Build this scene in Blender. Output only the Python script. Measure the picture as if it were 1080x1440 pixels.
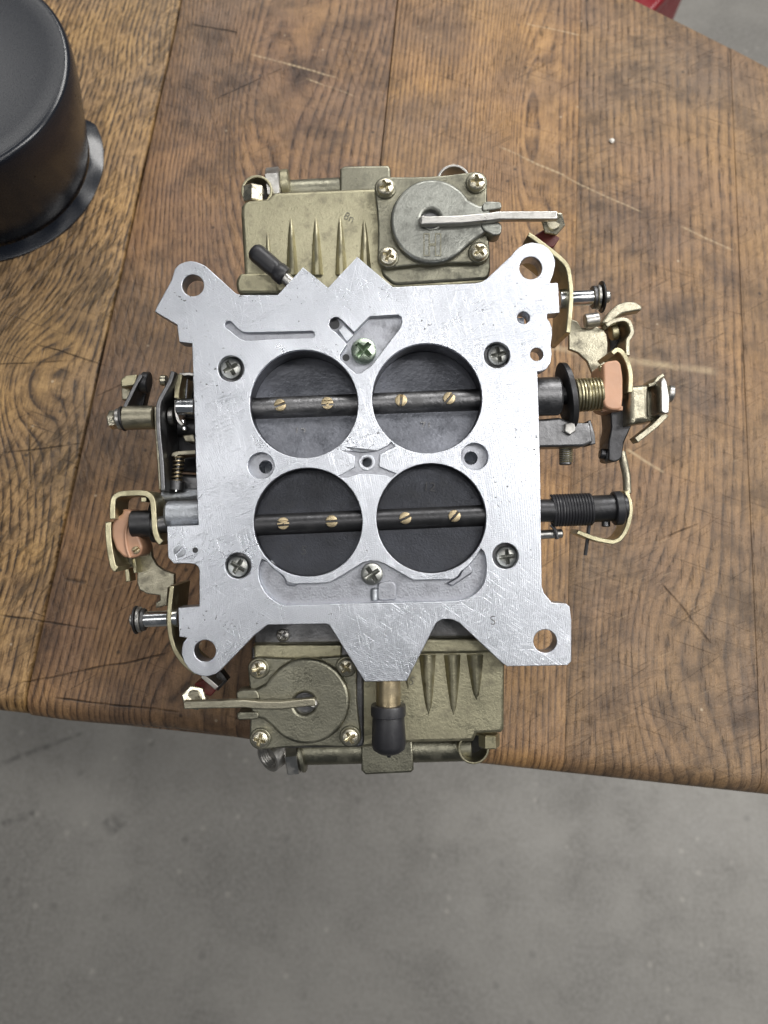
import bpy, bmesh, math, random
from mathutils import Vector, Matrix
random.seed(7)
for o in list(bpy.data.objects): bpy.data.objects.remove(o)
S = bpy.context.scene
COL = S.collection

# ------------------------------------------------------------------ camera, light, exposure
F = 1082.0                      # focal length in photo pixels (1080 x 1440)
WC = 393.0                      # camera distance (mm) above the inverted air horn, along the plate normal
TH = math.radians(17.2)         # lean of the carburetor (and camera) against the bench top
AU, AV = 0.095, 0.9955
nZ = Vector((math.sin(TH)*AU, math.sin(TH)*AV, math.cos(TH)))
nY = Vector((math.cos(TH)*AU, math.cos(TH)*AV, -math.sin(TH)))
nX = nY.cross(nZ)
R3 = Matrix((nX, nY, nZ))       # leaning frame -> world
OFF = Vector((0, 0, 62*math.sin(TH)*0.001))
CAMP = R3 @ Vector((0, 0, WC*0.001)) + OFF
cam = bpy.data.cameras.new('camera'); camo = bpy.data.objects.new('camera', cam); COL.objects.link(camo)
camo.matrix_world = Matrix.Translation(CAMP) @ R3.to_4x4()
cam.sensor_fit = 'VERTICAL'; cam.sensor_height = 36; cam.sensor_width = 27; cam.lens = F/1440*36
cam.clip_start = 0.01; cam.clip_end = 50
cam.dof.use_dof = True; cam.dof.focus_distance = 0.305; cam.dof.aperture_fstop = 13
S.camera = camo
w = bpy.data.worlds.new('World'); S.world = w; w.use_nodes = True
w.node_tree.nodes['Background'].inputs[0].default_value = (0.86, 0.93, 1.0, 1)
w.node_tree.nodes['Background'].inputs[1].default_value = 0.085
def area(name, loc, target, sx, sy, power, col=(1, 0.98, 0.95)):
    l = bpy.data.lights.new(name, 'AREA'); l.shape = 'RECTANGLE'; l.size = sx; l.size_y = sy; l.energy = power; l.color = col
    o = bpy.data.objects.new(name, l); COL.objects.link(o); o.location = loc
    o.rotation_euler = (Vector(target)-Vector(loc)).to_track_quat('-Z', 'Y').to_euler()
    return o
area('unseen_overhead_lamp', (0.6, 1.95, 2.0), (0, 0.1, 0), 3.2, 0.35, 80)
area('unseen_overhead_lamp', (-1.75, 1.9, 2.0), (-0.2, 0.2, 0), 0.9, 0.5, 5.5)  # unseen lamp, added to give the canister lid a sheen
area('unseen_overhead_lamp', (1.35, 0.05, 1.7), (0, 0, 0), 0.2, 1.6, 32)
area('unseen_overhead_lamp', (-0.58, -0.5, 1.95), (0, 0, 0), 0.14, 2.0, 9)
area('unseen_overhead_lamp', (0.62, -0.55, 1.95), (0, 0, 0), 0.14, 2.0, 7)  # small unseen lamp, added for gloss on the base plate
S.view_settings.view_transform = 'Standard'; S.view_settings.look = 'None'
S.view_settings.exposure = 0.0; S.view_settings.gamma = 1
S.render.engine = 'CYCLES'

# ------------------------------------------------------------------ mapping
def P(px, py, wz=95.0):         # photo point at depth wz -> mm in the leaning frame
    k = (WC-wz)/F
    return Vector(((px-540)*k, (720-py)*k, wz))
def G(px, py, z=0.0):           # photo point -> world point on the horizontal plane z (metres)
    d = R3 @ Vector(((px-540)/F, (720-py)/F, -1))
    t = (z-CAMP.z)/d.z
    return CAMP + d*t

# ------------------------------------------------------------------ material helper
class NT:
    def __init__(s, name):
        s.m = bpy.data.materials.new(name); s.m.use_nodes = True
        s.t = s.m.node_tree; s.b = s.t.nodes['Principled BSDF']
    def n(s, typ, **kw):
        x = s.t.nodes.new(typ)
        for k, v in kw.items(): setattr(x, k, v)
        return x
    def put(s, sock, v):
        if isinstance(v, bpy.types.NodeSocket): s.t.links.new(v, sock)
        elif v is not None:
            if isinstance(v, (tuple, list)) and sock.type == 'RGBA' and len(v) == 3: v = (*v, 1)
            sock.default_value = v
    def math(s, op, a, b=None, c=None, clamp=False):
        x = s.n('ShaderNodeMath', operation=op, use_clamp=clamp)
        s.put(x.inputs[0], a); s.put(x.inputs[1], b)
        if c is not None: s.put(x.inputs[2], c)
        return x.outputs[0]
    def noise(s, vec, scale, detail=3, rough=0.55, dist=0.0):
        x = s.n('ShaderNodeTexNoise'); s.put(x.inputs['Vector'], vec)
        s.put(x.inputs['Scale'], scale); s.put(x.inputs['Detail'], detail); s.put(x.inputs['Roughness'], rough); s.put(x.inputs['Distortion'], dist)
        return x.outputs[0]
    def ramp(s, fac, stops, interp='LINEAR'):
        x = s.n('ShaderNodeValToRGB'); s.put(x.inputs[0], fac); r = x.color_ramp; r.interpolation = interp
        while len(r.elements) < len(stops): r.elements.new(0.5)
        for e, (p, c) in zip(r.elements, stops):
            e.position = p; e.color = (c, c, c, 1) if isinstance(c, (int, float)) else (*c, 1)
        return x.outputs[0]
    def mix(s, fac, a, b, mode='MIX'):
        x = s.n('ShaderNodeMix', data_type='RGBA', blend_type=mode); s.put(x.inputs[0], fac); s.put(x.inputs[6], a); s.put(x.inputs[7], b)
        return x.outputs[2]
    def mapr(s, v, a, b, c, d):
        x = s.n('ShaderNodeMapRange'); s.put(x.inputs[0], v)
        for i, q in enumerate((a, b, c, d)): x.inputs[1+i].default_value = q
        return x.outputs[0]
    def xyz(s, x, y, z=0.0):
        c = s.n('ShaderNodeCombineXYZ'); s.put(c.inputs[0], x); s.put(c.inputs[1], y); s.put(c.inputs[2], z); return c.outputs[0]
    def sep(s, v):
        c = s.n('ShaderNodeSeparateXYZ'); s.put(c.inputs[0], v); return c.outputs
    def obj(s): return s.n('ShaderNodeTexCoord').outputs['Object']
    def rot(s, vec, ang, sc):
        x = s.n('ShaderNodeMapping'); x.vector_type = 'TEXTURE' if False else 'POINT'; s.put(x.inputs[0], vec)
        x.inputs['Rotation'].default_value = (0, 0, ang)
        y = s.n('ShaderNodeVectorMath', operation='MULTIPLY'); s.put(y.inputs[0], x.outputs[0]); y.inputs[1].default_value = sc
        return y.outputs[0]
    def streak(s, vec, ang, width, length, lo, hi, shift=0.0):   # sparse thin scratches
        v = s.rot(vec, ang, (1/length, 1/width, 1.0)); 
        q = s.n('ShaderNodeVectorMath', operation='ADD'); s.put(q.inputs[0], v); q.inputs[1].default_value = (shift, shift*1.7, shift)
        return s.mapr(s.noise(q.outputs[0], 1.0, 1.5, 0.5, 0.15), lo, hi, 0, 1)
    def seg(s, pos, p0, p1, wd, soft=0.6):      # distance-to-segment mark
        a = Vector((p0[0], p0[1], 0)); b = Vector((p1[0], p1[1], 0)); d = b-a; L = d.length; d /= L
        x, y, _ = s.sep(pos)
        rx = s.math('SUBTRACT', x, a.x); ry = s.math('SUBTRACT', y, a.y)
        t = s.math('ADD', s.math('MULTIPLY', rx, d.x), s.math('MULTIPLY', ry, d.y))
        o = s.math('ABSOLUTE', s.math('SUBTRACT', s.math('MULTIPLY', rx, -d.y), s.math('MULTIPLY', ry, -d.x)))
        e = s.math('ABSOLUTE', s.math('SUBTRACT', t, L/2))
        e = s.mapr(e, L/2*0.8, L/2, 1, 0)
        return s.math('MULTIPLY', e, s.mapr(o, wd*(1-soft), wd, 1, 0)), t
    def bump(s, h, strength, dist=0.001, prev=None):
        x = s.n('ShaderNodeBump'); s.put(x.inputs['Height'], h); s.put(x.inputs['Strength'], strength); x.inputs['Distance'].default_value = dist
        if prev is not None: s.put(x.inputs['Normal'], prev)
        return x.outputs[0]
    def out(s, col=None, rough=None, metal=None, normal=None, spec=None, **kw):
        for k, v in (('Base Color', col), ('Roughness', rough), ('Metallic', metal), ('Normal', normal), ('Specular IOR Level', spec)):
            if v is not None: s.put(s.b.inputs[k], v)
        for k, v in kw.items(): s.put(s.b.inputs[k], v)
        return s.m

def metal(name, col, rough, grime=(0.05, 0.045, 0.035), gr=0.35, bump=0.25, gscale=120, mt=1.0, pits=0.0, var=0.12):
    t = NT(name); o = t.obj()
    a = t.noise(o, gscale, 5, 0.65); b = t.noise(o, gscale*6, 3, 0.6); c = t.noise(o, gscale*0.3, 3)
    g = t.math('MULTIPLY', t.mapr(a, 0.52, 0.72, 0, 1), gr)
    base = t.mix(t.mapr(c, 0.3, 0.7, 0, 1), tuple(x*(1-var) for x in col), tuple(min(1, x*(1+var)) for x in col))
    cc = t.mix(g, base, grime)
    if pits: cc = t.mix(t.math('MULTIPLY', t.mapr(b, 0.66, 0.74, 0, 1), pits), cc, grime)
    rr = t.math('ADD', t.mapr(a, 0.3, 0.75, rough-0.07, rough+0.15), t.mapr(b, 0.3, 0.7, -0.05, 0.05))
    nr = t.bump(t.math('ADD', t.math('MULTIPLY', a, 0.6), b), bump, 0.0004)
    return t.out(cc, rr, t.math('MULTIPLY', t.math('SUBTRACT', 1.0, g), mt), nr)

def machined():
    t = NT('machined_aluminium'); o = t.obj()
    x, y, z = t.sep(o)
    # milling cutter arcs swept from two centres
    def arcs(cx, cy, f):
        dx = t.math('SUBTRACT', x, cx); dy = t.math('SUBTRACT', y, cy)
        r = t.math('SQRT', t.math('ADD', t.math('MULTIPLY', dx, dx), t.math('MULTIPLY', dy, dy)))
        r = t.math('ADD', r, t.math('MULTIPLY', t.noise(o, 30, 2), 0.002))
        return t.math('SINE', t.math('MULTIPLY', r, f))
    A = arcs(-0.155, -0.02, 2*math.pi/0.00085); B = arcs(0.02, -0.17, 2*math.pi/0.00075)
    wig = t.noise(o, 18, 3); fine = t.noise(o, 2500, 3, 0.7); blot = t.noise(o, 60, 4, 0.6)
    mill = t.mix(t.mapr(wig, 0.42, 0.58, 0, 1), A, B)
    s1 = t.streak(o, 0.6, 0.0003, 0.010, 0.64, 0.70); s2 = t.streak(o, -0.35, 0.0002, 0.014, 0.67, 0.72, 3.1)
    s3 = t.streak(o, 1.35, 0.0003, 0.012, 0.635, 0.69, 7.7); s4 = t.streak(o, 2.3, 0.00022, 0.006, 0.66, 0.7, 5.2)
    def sweep(cx, cy, sd, f):
        dx = t.math('SUBTRACT', x, cx); dy = t.math('SUBTRACT', y, cy)
        r = t.math('SQRT', t.math('ADD', t.math('MULTIPLY', dx, dx), t.math('MULTIPLY', dy, dy)))
        a = t.math('ARCTAN2', dy, dx)
        return t.mapr(t.noise(t.xyz(t.math('MULTIPLY', r, f), t.math('MULTIPLY', a, 5), sd), 1.0, 2, 0.6), 0.63, 0.70, 0, 1)
    a1 = t.math('MULTIPLY', sweep(-0.14, -0.03, 1.0, 2600), t.mapr(t.noise(o, 28, 2), 0.42, 0.58, 0, 0.9))
    a2 = t.math('MULTIPLY', sweep(0.05, -0.19, 6.0, 2300), t.mapr(t.noise(t.rot(o, 1.0, (1, 1, 1)), 24, 2), 0.46, 0.6, 0, 0.9))
    a3 = t.math('MULTIPLY', sweep(0.16, 0.05, 9.0, 2500), t.mapr(t.noise(t.rot(o, 2.0, (1, 1, 1)), 26, 2), 0.45, 0.6, 0, 0.8))
    s4 = t.math('MAXIMUM', s4, t.math('MAXIMUM', a1, t.math('MAXIMUM', a2, a3)))
    scr = t.math('MAXIMUM', t.math('MAXIMUM', s1, s2), t.math('MAXIMUM', s3, s4))
    scr = t.math('MULTIPLY', scr, t.mapr(t.noise(o, 34, 3, 0.6), 0.36, 0.60, 0.15, 1))
    pit = t.math('MULTIPLY', t.mapr(t.noise(o, 640, 2, 0.6), 0.67, 0.71, 0, 1), t.mapr(t.noise(o, 55, 2), 0.48, 0.62, 0, 1))
    stain = t.mapr(t.noise(o, 38, 5, 0.62, 0.6), 0.5, 0.75, 0, 0.55)
    wide = t.noise(o, 16, 3, 0.5)
    col = t.mix(stain, (0.56, 0.58, 0.625), (0.42, 0.44, 0.48))
    col = t.mix(t.mapr(wide, 0.38, 0.62, 0, 0.45), col, (0.36, 0.38, 0.42))
    col = t.mix(t.mapr(fine, 0.4, 0.75, 0, 0.28), col, (0.30, 0.32, 0.36))
    col = t.mix(t.math('MULTIPLY', scr, 0.42), col, (0.82, 0.84, 0.88))
    col = t.mix(t.math('MULTIPLY', pit, 0.85), col, (0.06, 0.06, 0.06))
    ro = t.math('ADD', t.mapr(blot, 0.3, 0.7, 0.27, 0.40), t.math('MULTIPLY', scr, -0.06))
    h = t.math('ADD', t.math('MULTIPLY', mill, 0.14), t.math('MULTIPLY', fine, 0.9))
    h = t.math('ADD', h, t.math('ADD', t.math('MULTIPLY', scr, -1.0), t.math('MULTIPLY', pit, -1.6)))
    return t.out(col, ro, 1.0, t.bump(h, 0.26, 0.0003))

M = {}
M['alu'] = machined()
M['cast'] = metal('cast_aluminium', (0.42, 0.44, 0.47), 0.48, gr=0.5, bump=0.5, gscale=160, pits=0.7)
M['pocket'] = metal('cast_pocket_floor', (0.37, 0.38, 0.415), 0.44, gr=0.3, bump=0.35, gscale=200, pits=0.7, var=0.08)
M['olive'] = metal('olive_chromate_casting', (0.385, 0.36, 0.25), 0.43, grime=(0.07, 0.06, 0.04), gr=0.6, bump=0.32, gscale=150, pits=0.6, var=0.18)
M['olive_dark'] = metal('grey_green_chromate_casting', (0.24, 0.232, 0.18), 0.41, grime=(0.04, 0.04, 0.03), gr=0.6, bump=0.38, gscale=170, pits=0.7, var=0.2)
M['grey_cover'] = metal('grey_chromate_casting', (0.27, 0.275, 0.25), 0.43, grime=(0.05, 0.05, 0.04), gr=0.6, bump=0.38, gscale=170, pits=0.7, var=0.2)
M['gold'] = metal('yellow_zinc_steel', (0.44, 0.405, 0.27), 0.37, grime=(0.12, 0.09, 0.04), gr=0.45, bump=0.15, gscale=140)
M['dullgold'] = metal('dull_zinc_steel', (0.37, 0.345, 0.265), 0.40, gr=0.5, bump=0.35, gscale=220, pits=0.4)
M['chrome'] = metal('bright_steel', (0.75, 0.76, 0.78), 0.16, gr=0.15, bump=0.08)
M['steel'] = metal('grey_steel', (0.46, 0.45, 0.43), 0.34, gr=0.45, bump=0.2)
M['blacksteel'] = metal('black_oxide_steel', (0.055, 0.055, 0.058), 0.38, grime=(0.02, 0.018, 0.016), gr=0.4, bump=0.2, mt=0.8)
M['gunmetal'] = metal('dark_grey_steel', (0.17, 0.17, 0.175), 0.40, grime=(0.03, 0.03, 0.03), gr=0.5, bump=0.4)
M['brass'] = metal('brass', (0.47, 0.385, 0.245), 0.36, gr=0.55, bump=0.15)
M['screw'] = metal('zinc_screw', (0.62, 0.58, 0.46), 0.26, gr=0.45, bump=0.15, gscale=300)
M['greyscrew'] = metal('grey_zinc_screw', (0.42, 0.425, 0.40), 0.30, grime=(0.03, 0.03, 0.028), gr=0.6, bump=0.2, gscale=260)
M['greenscrew'] = metal('green_chromate_screw', (0.42, 0.50, 0.40), 0.28, gr=0.45, bump=0.15, gscale=300)
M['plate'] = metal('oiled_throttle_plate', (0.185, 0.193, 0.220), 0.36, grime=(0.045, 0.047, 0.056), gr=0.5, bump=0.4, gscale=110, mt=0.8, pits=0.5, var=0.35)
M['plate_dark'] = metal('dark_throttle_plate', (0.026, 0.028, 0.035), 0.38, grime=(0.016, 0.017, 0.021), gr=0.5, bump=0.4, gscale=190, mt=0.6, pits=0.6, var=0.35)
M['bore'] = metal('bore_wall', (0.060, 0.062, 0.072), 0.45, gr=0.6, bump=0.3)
def plain(name, col, rough, bump=0.15, scale=400, spec=0.5, var=0.2):
    t = NT(name); o = t.obj(); a = t.noise(o, scale, 4, 0.6); b = t.noise(o, scale*0.15, 3)
    c = t.mix(t.mapr(b, 0.3, 0.7, 0, 1), tuple(x*(1-var) for x in col), tuple(x*(1+var) for x in col))
    return t.out(c, t.mapr(a, 0.3, 0.7, rough-0.06, rough+0.1), 0.0, t.bump(a, bump, 0.0003), spec)
M['rubber'] = plain('black_rubber', (0.018, 0.018, 0.021), 0.42, 0.25)
M['nylon'] = plain('salmon_nylon', (0.42, 0.235, 0.145), 0.40, 0.35, 260, 0.5, 0.28)
M['red'] = plain('dark_red_nylon', (0.10, 0.012, 0.014), 0.4, 0.1)
M['cabinet'] = plain('red_enamel', (0.20, 0.008, 0.014), 0.3, 0.03, 60, var=0.05)
M['chip'] = plain('white_chip', (0.75, 0.72, 0.66), 0.6)

def lacquer():
    t = NT('satin_black_paint'); o = t.obj()
    sp = t.n('ShaderNodeTexVoronoi'); t.put(sp.inputs['Vector'], o); sp.inputs['Scale'].default_value = 130
    dots = t.mapr(sp.outputs['Distance'], 0.06, 0.10, 1, 0)
    dots = t.math('MULTIPLY', dots, t.mapr(t.noise(o, 60, 1), 0.55, 0.6, 0, 1))
    col = t.mix(dots, (0.008, 0.010, 0.015), (0.003, 0.003, 0.003))
    f = t.noise(o, 2200, 2, 0.6)
    return t.out(col, t.math('ADD', t.mapr(f, 0.3, 0.7, 0.22, 0.30), t.math('MULTIPLY', dots, 0.3)), 0.0, t.bump(f, 0.05, 0.0002), 0.5)
M['lacquer'] = lacquer()

def concrete():
    t = NT('concrete'); o = t.obj()
    big = t.noise(o, 4.5, 6, 0.65, 0.5); mid = t.noise(o, 14, 5, 0.65); fine = t.noise(o, 170, 5, 0.75)
    col = t.mix(t.mapr(big, 0.35, 0.65, 0, 1), (0.170, 0.162, 0.148), (0.270, 0.258, 0.236))
    col = t.mix(t.mapr(mid, 0.5, 0.75, 0, 0.6), col, (0.135, 0.129, 0.118))
    col = t.mix(t.mapr(fine, 0.36, 0.68, 0, 0.7), col, (0.31, 0.30, 0.28))
    v = t.n('ShaderNodeTexVoronoi'); t.put(v.inputs['Vector'], o); v.inputs['Scale'].default_value = 42
    r = t.sep(v.outputs['Color'])[0]
    peb = t.math('MULTIPLY', t.mapr(v.outputs['Distance'], 0.10, 0.22, 1, 0), t.mapr(r, 0.86, 0.9, 0, 1))
    col = t.mix(t.math('MULTIPLY', peb, 0.4), col, (0.42, 0.40, 0.36))
    dk = t.math('MULTIPLY', t.mapr(v.outputs['Distance'], 0.12, 0.3, 1, 0), t.mapr(r, 0.05, 0.09, 1, 0))
    col = t.mix(t.math('MULTIPLY', dk, 0.35), col, (0.10, 0.095, 0.088))
    pos = t.n('ShaderNodeNewGeometry').outputs['Position']
    for (a, b, wd) in (((-10, 1078), (80, 1045), 0.006), ((60, 1052), (118, 1030), 0.004), ((0, 1160), (52, 1142), 0.007), ((150, 1148), (168, 1170), 0.018)):
        p0 = G(*a, -0.8); p1 = G(*b, -0.8)
        k, _ = t.seg(pos, p0, p1, wd, 0.9)
        k = t.math('MULTIPLY', k, t.mapr(t.noise(o, 90, 3), 0.35, 0.6, 0.05, 0.6))
        col = t.mix(k, col, (0.06, 0.058, 0.054))
    return t.out(col, t.mapr(mid, 0.3, 0.7, 0.42, 0.65), 0.0, t.bump(t.math('ADD', fine, t.math('MULTIPLY', mid, 1.5)), 0.25, 0.002))
M['concrete'] = concrete()

LIGHT_MARKS = [((700, 205), (800, 250), .0011), ((790, 247), (905, 300), .0009), ((955, 318), (1032, 352), .0011), ((735, 31), (818, 50), .0009),
               ((868, 505), (1012, 524), .0032), ((738, 478), (880, 512), .0028), ((195, 86), (211, 61), .0009), ((350, 75), (480, 110), .0011), ((430, 110), (500, 135), .0008), ((880, 630), (935, 665), .0012)]
DARK_MARKS = [((-10, 864), (142, 886), .0008), ((20, 962), (245, 918), .0007), ((75, 981), (255, 1002), .0008), ((-10, 512), (95, 508), .0006), ((0, 637), (118, 625), .0007),
              ((40, 480), (150, 515), .0006), ((38, 580), (44, 690), .0009), ((170, 735), (255, 905), .0012), ((270, 35), (335, 47), .0009), ((300, 140), (400, 95), .0006),
              ((90, 815), (122, 818), .0013), ((930, 820), (1000, 905), .0008), ((130, 560), (215, 520), .0005), ((900, 770), (985, 735), .0006)]
def wood(name, bi, seed, freq, namp, nsx, nsy, knots, dark, mid, light, stain, saw, rc=0.7, sang=0.5):
    t = NT(name)
    uv = t.n('ShaderNodeUVMap').outputs[0]; u, v, _ = t.sep(uv)
    pos = t.n('ShaderNodeNewGeometry').outputs['Position']
    n1 = t.noise(t.xyz(t.math('MULTIPLY', u, nsx), t.math('MULTIPLY', v, nsy), seed), 1.0, 2, 0.5)
    n2 = t.noise(t.xyz(t.math('MULTIPLY', u, 160), t.math('MULTIPLY', v, 30), seed+4), 1.0, 3, 0.6)
    ph = t.math('ADD', t.math('MULTIPLY', u, freq), t.math('MULTIPLY', n1, namp))
    ph = t.math('ADD', ph, t.math('MULTIPLY', n2, 0.55))
    for (ku, kv, su, sv, amp) in knots:
        a = t.math('DIVIDE', t.math('SUBTRACT', u, ku), su); b = t.math('DIVIDE', t.math('SUBTRACT', v, kv), sv)
        q = t.math('ADD', t.math('MULTIPLY', a, a), t.math('MULTIPLY', b, b))
        ph = t.math('ADD', ph, t.math('MULTIPLY', t.math('EXPONENT', t.math('MULTIPLY', q, -1.0)), amp))
    fr = t.math('FRACT', ph); fl = t.math('FLOOR', ph)
    wn = t.n('ShaderNodeTexWhiteNoise', noise_dimensions='1D'); t.put(wn.inputs[1], t.math('ADD', fl, seed))
    fib = t.noise(t.xyz(t.math('MULTIPLY', u, 1300), t.math('MULTIPLY', v, 55), seed), 1.0, 4, 0.65)
    pore = t.noise(t.xyz(t.math('MULTIPLY', u, 900), t.math('MULTIPLY', v, 90), seed+9), 1.0, 2, 0.6)
    ring = t.ramp(fr, [(0.0, 0.05), (0.16, 0.42), (0.55, 0.85), (0.86, 0.75), (1.0, 0.05)])
    ring = t.math('ADD', t.math('MULTIPLY', ring, t.mapr(wn.outputs[0], 0, 1, 0.55, 1.0)), t.mapr(wn.outputs[0], 0, 1, 0.15, -0.05))
    dash = t.noise(t.xyz(t.math('MULTIPLY', ph, 1.1), t.math('MULTIPLY', v, 110), seed+2), 1.0, 3, 0.6)
    ring = t.math('SUBTRACT', 0.86, t.math('MULTIPLY', t.math('SUBTRACT', 0.86, ring), t.math('MULTIPLY', t.mapr(dash, 0.36, 0.60, 0.25 if rc > 1 else 0.6, 1.25), rc)))
    tone = t.math('ADD', ring, t.mapr(fib, 0.3, 0.7, -0.20, 0.20), clamp=True)
    col = t.ramp(tone, [(0.0, dark), (0.45, mid), (1.0, light)])
    pm = t.math('MULTIPLY', t.mapr(pore, 0.60, 0.68, 0, 1), t.mapr(fr, 0.0, 0.5, 1, 0.35))
    col = t.mix(t.math('MULTIPLY', pm, 0.75), col, tuple(c*0.35 for c in dark))
    col = t.mix(t.mapr(t.noise(pos, 16, 3, 0.55), 0.38, 0.62, 0, 1), t.mix(1.0, col, (0.80, 0.75, 0.79), 'MULTIPLY'), t.mix(1.0, col, (1.08, 1.0, 0.86), 'MULTIPLY'))
    col = t.mix(1.0, col, (1.05, 1.03, 0.96), 'MULTIPLY')
    # soaked oil and grime
    g1 = t.noise(pos, 11+seed*0.3, 5, 0.6, 0.4); g2 = t.noise(pos, 45, 5, 0.65); g3 = t.noise(pos, 420, 4, 0.7)
    st = t.math('MULTIPLY', t.mapr(t.math('ADD', g1, t.math('MULTIPLY', g2, 0.35)), 0.58, 0.82, 0, 1), stain, clamp=True)
    col = t.mix(t.math('MULTIPLY', st, 0.85), col, t.mix(0.35, (0.072, 0.050, 0.042), col, 'MIX'))
    g4 = t.noise(pos, 1500, 3, 0.7); g5 = t.noise(pos, 7, 3, 0.5)
    col = t.mix(t.mapr(g5, 0.42, 0.60, 0, 0.45), col, t.mix(0.55, col, (0.155, 0.128, 0.100), 'MIX'))
    col = t.mix(t.mapr(g4, 0.50, 0.72, 0, 0.6), col, t.mix(1.0, col, (0.42, 0.38, 0.36), 'MULTIPLY'))
    col = t.mix(t.mapr(g4, 0.46, 0.30, 0, 0.4), col, t.mix(1.0, col, (1.5, 1.45, 1.35), 'MULTIPLY'))
    vs = t.n('ShaderNodeTexVoronoi'); t.put(vs.inputs['Vector'], pos); vs.inputs['Scale'].default_value = 110
    cr = t.sep(vs.outputs['Color'])[1]
    spk = t.math('MULTIPLY', t.mapr(vs.outputs['Distance'], 0.05, 0.11, 1, 0), t.mapr(cr, 0.90, 0.92, 0, 0.8))
    col = t.mix(spk, col, (0.45, 0.36, 0.25))
    dks = t.math('MULTIPLY', t.mapr(vs.outputs['Distance'], 0.06, 0.16, 1, 0), t.mapr(cr, 0.10, 0.08, 0, 0.8))
    col = t.mix(dks, col, (0.02, 0.015, 0.012))
    col = t.mix(t.math('MULTIPLY', st, t.mapr(g2, 0.45, 0.62, 0, 0.6)), col, (0.026, 0.019, 0.016))
    col = t.mix(t.mapr(g3, 0.55, 0.75, 0, 0.45), col, tuple(c*0.55 for c in dark))
    h = t.math('ADD', t.math('MULTIPLY', ring, 0.35), t.math('ADD', t.math('MULTIPLY', fib, 0.6), t.math('MULTIPLY', pm, -1.2)))
    if saw:
        vv = t.math('ADD', t.math('MULTIPLY', u, math.sin(sang)), t.math('MULTIPLY', v, math.cos(sang)))
        sw = t.noise(t.rot(t.xyz(u, v, seed), sang, (330, 70, 1)), 1.0, 3, 0.55, 0.4)
        sm = t.math('MULTIPLY', t.mapr(sw, 0.5, 0.62, 0, 1), t.mapr(t.noise(pos, 13, 2), 0.38, 0.58, 0.1, 1))
        sm = t.math('MULTIPLY', sm, saw)
        col = t.mix(t.math('MULTIPLY', sm, 0.6), col, tuple(c*0.6 for c in dark)); h = t.math('ADD', h, t.math('MULTIPLY', sm, -1.6))
    # random scratches
    k1 = t.streak(pos, 0.25, 0.0005, 0.05, 0.70, 0.74, seed); k2 = t.streak(pos, 2.5, 0.0005, 0.04, 0.70, 0.74, seed+2); k3 = t.streak(pos, -0.5, 0.00045, 0.03, 0.71, 0.75, seed+5)
    kd = t.math('MAXIMUM', k1, k2)
    col = t.mix(t.math('MULTIPLY', kd, 0.7), col, (0.03, 0.022, 0.018))
    col = t.mix(t.math('MULTIPLY', k3, 0.45), col, (0.40, 0.29, 0.17))
    wv = t.n('ShaderNodeTexNoise'); t.put(wv.inputs['Vector'], pos); wv.inputs['Scale'].default_value = 38; wv.inputs['Detail'].default_value = 3
    w1 = t.n('ShaderNodeVectorMath', operation='SUBTRACT'); t.put(w1.inputs[0], wv.outputs['Color']); w1.inputs[1].default_value = (.5, .5, .5)
    w2 = t.n('ShaderNodeVectorMath', operation='SCALE'); t.put(w2.inputs[0], w1.outputs[0]); w2.inputs['Scale'].default_value = 0.003
    w3 = t.n('ShaderNodeVectorMath', operation='ADD'); t.put(w3.inputs[0], pos); t.put(w3.inputs[1], w2.outputs[0]); wpos = w3.outputs[0]
    lo, hi = seams[bi](0.1)-0.004, seams[bi+1](0.1)+0.004
    for (a, b, wd) in LIGHT_MARKS:
        p0, p1 = G(*a), G(*b)
        if max(p0.x, p1.x) < lo or min(p0.x, p1.x) > hi: continue
        k, tt = t.seg(wpos, p0, p1, wd, 0.8)
        tooth = t.mapr(t.math('SINE', t.math('MULTIPLY', tt, 2*math.pi/0.0034)), -0.8, 0.8, 0.5 if wd < 0.0012 else 1.0, 1)
        k = t.math('MULTIPLY', t.math('MULTIPLY', k, tooth), t.mapr(g2, 0.36, 0.60, 0.12, 0.8))
        col = t.mix(k, col, (0.48, 0.37, 0.23))
    for (a, b, wd) in DARK_MARKS:
        p0, p1 = G(*a), G(*b)
        if max(p0.x, p1.x) < lo or min(p0.x, p1.x) > hi: continue
        k, tt = t.seg(wpos, p0, p1, wd, 0.9)
        k = t.math('MULTIPLY', k, t.mapr(g2, 0.36, 0.58, 0.1, 0.9))
        col = t.mix(k, col, (0.02, 0.014, 0.011)); h = t.math('ADD', h, t.math('MULTIPLY', k, -3.0))
    h = t.math('ADD', h, t.math('MULTIPLY', kd, -1.0))
    ro = t.math('ADD', t.mapr(g2, 0.3, 0.7, 0.40, 0.58), t.mapr(fib, 0.3, 0.7, -0.05, 0.08))
    return t.out(col, ro, 0.0, t.bump(t.math('ADD', h, t.math('MULTIPLY', g4, 0.7)), 0.55, 0.0006), 0.34)

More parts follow.
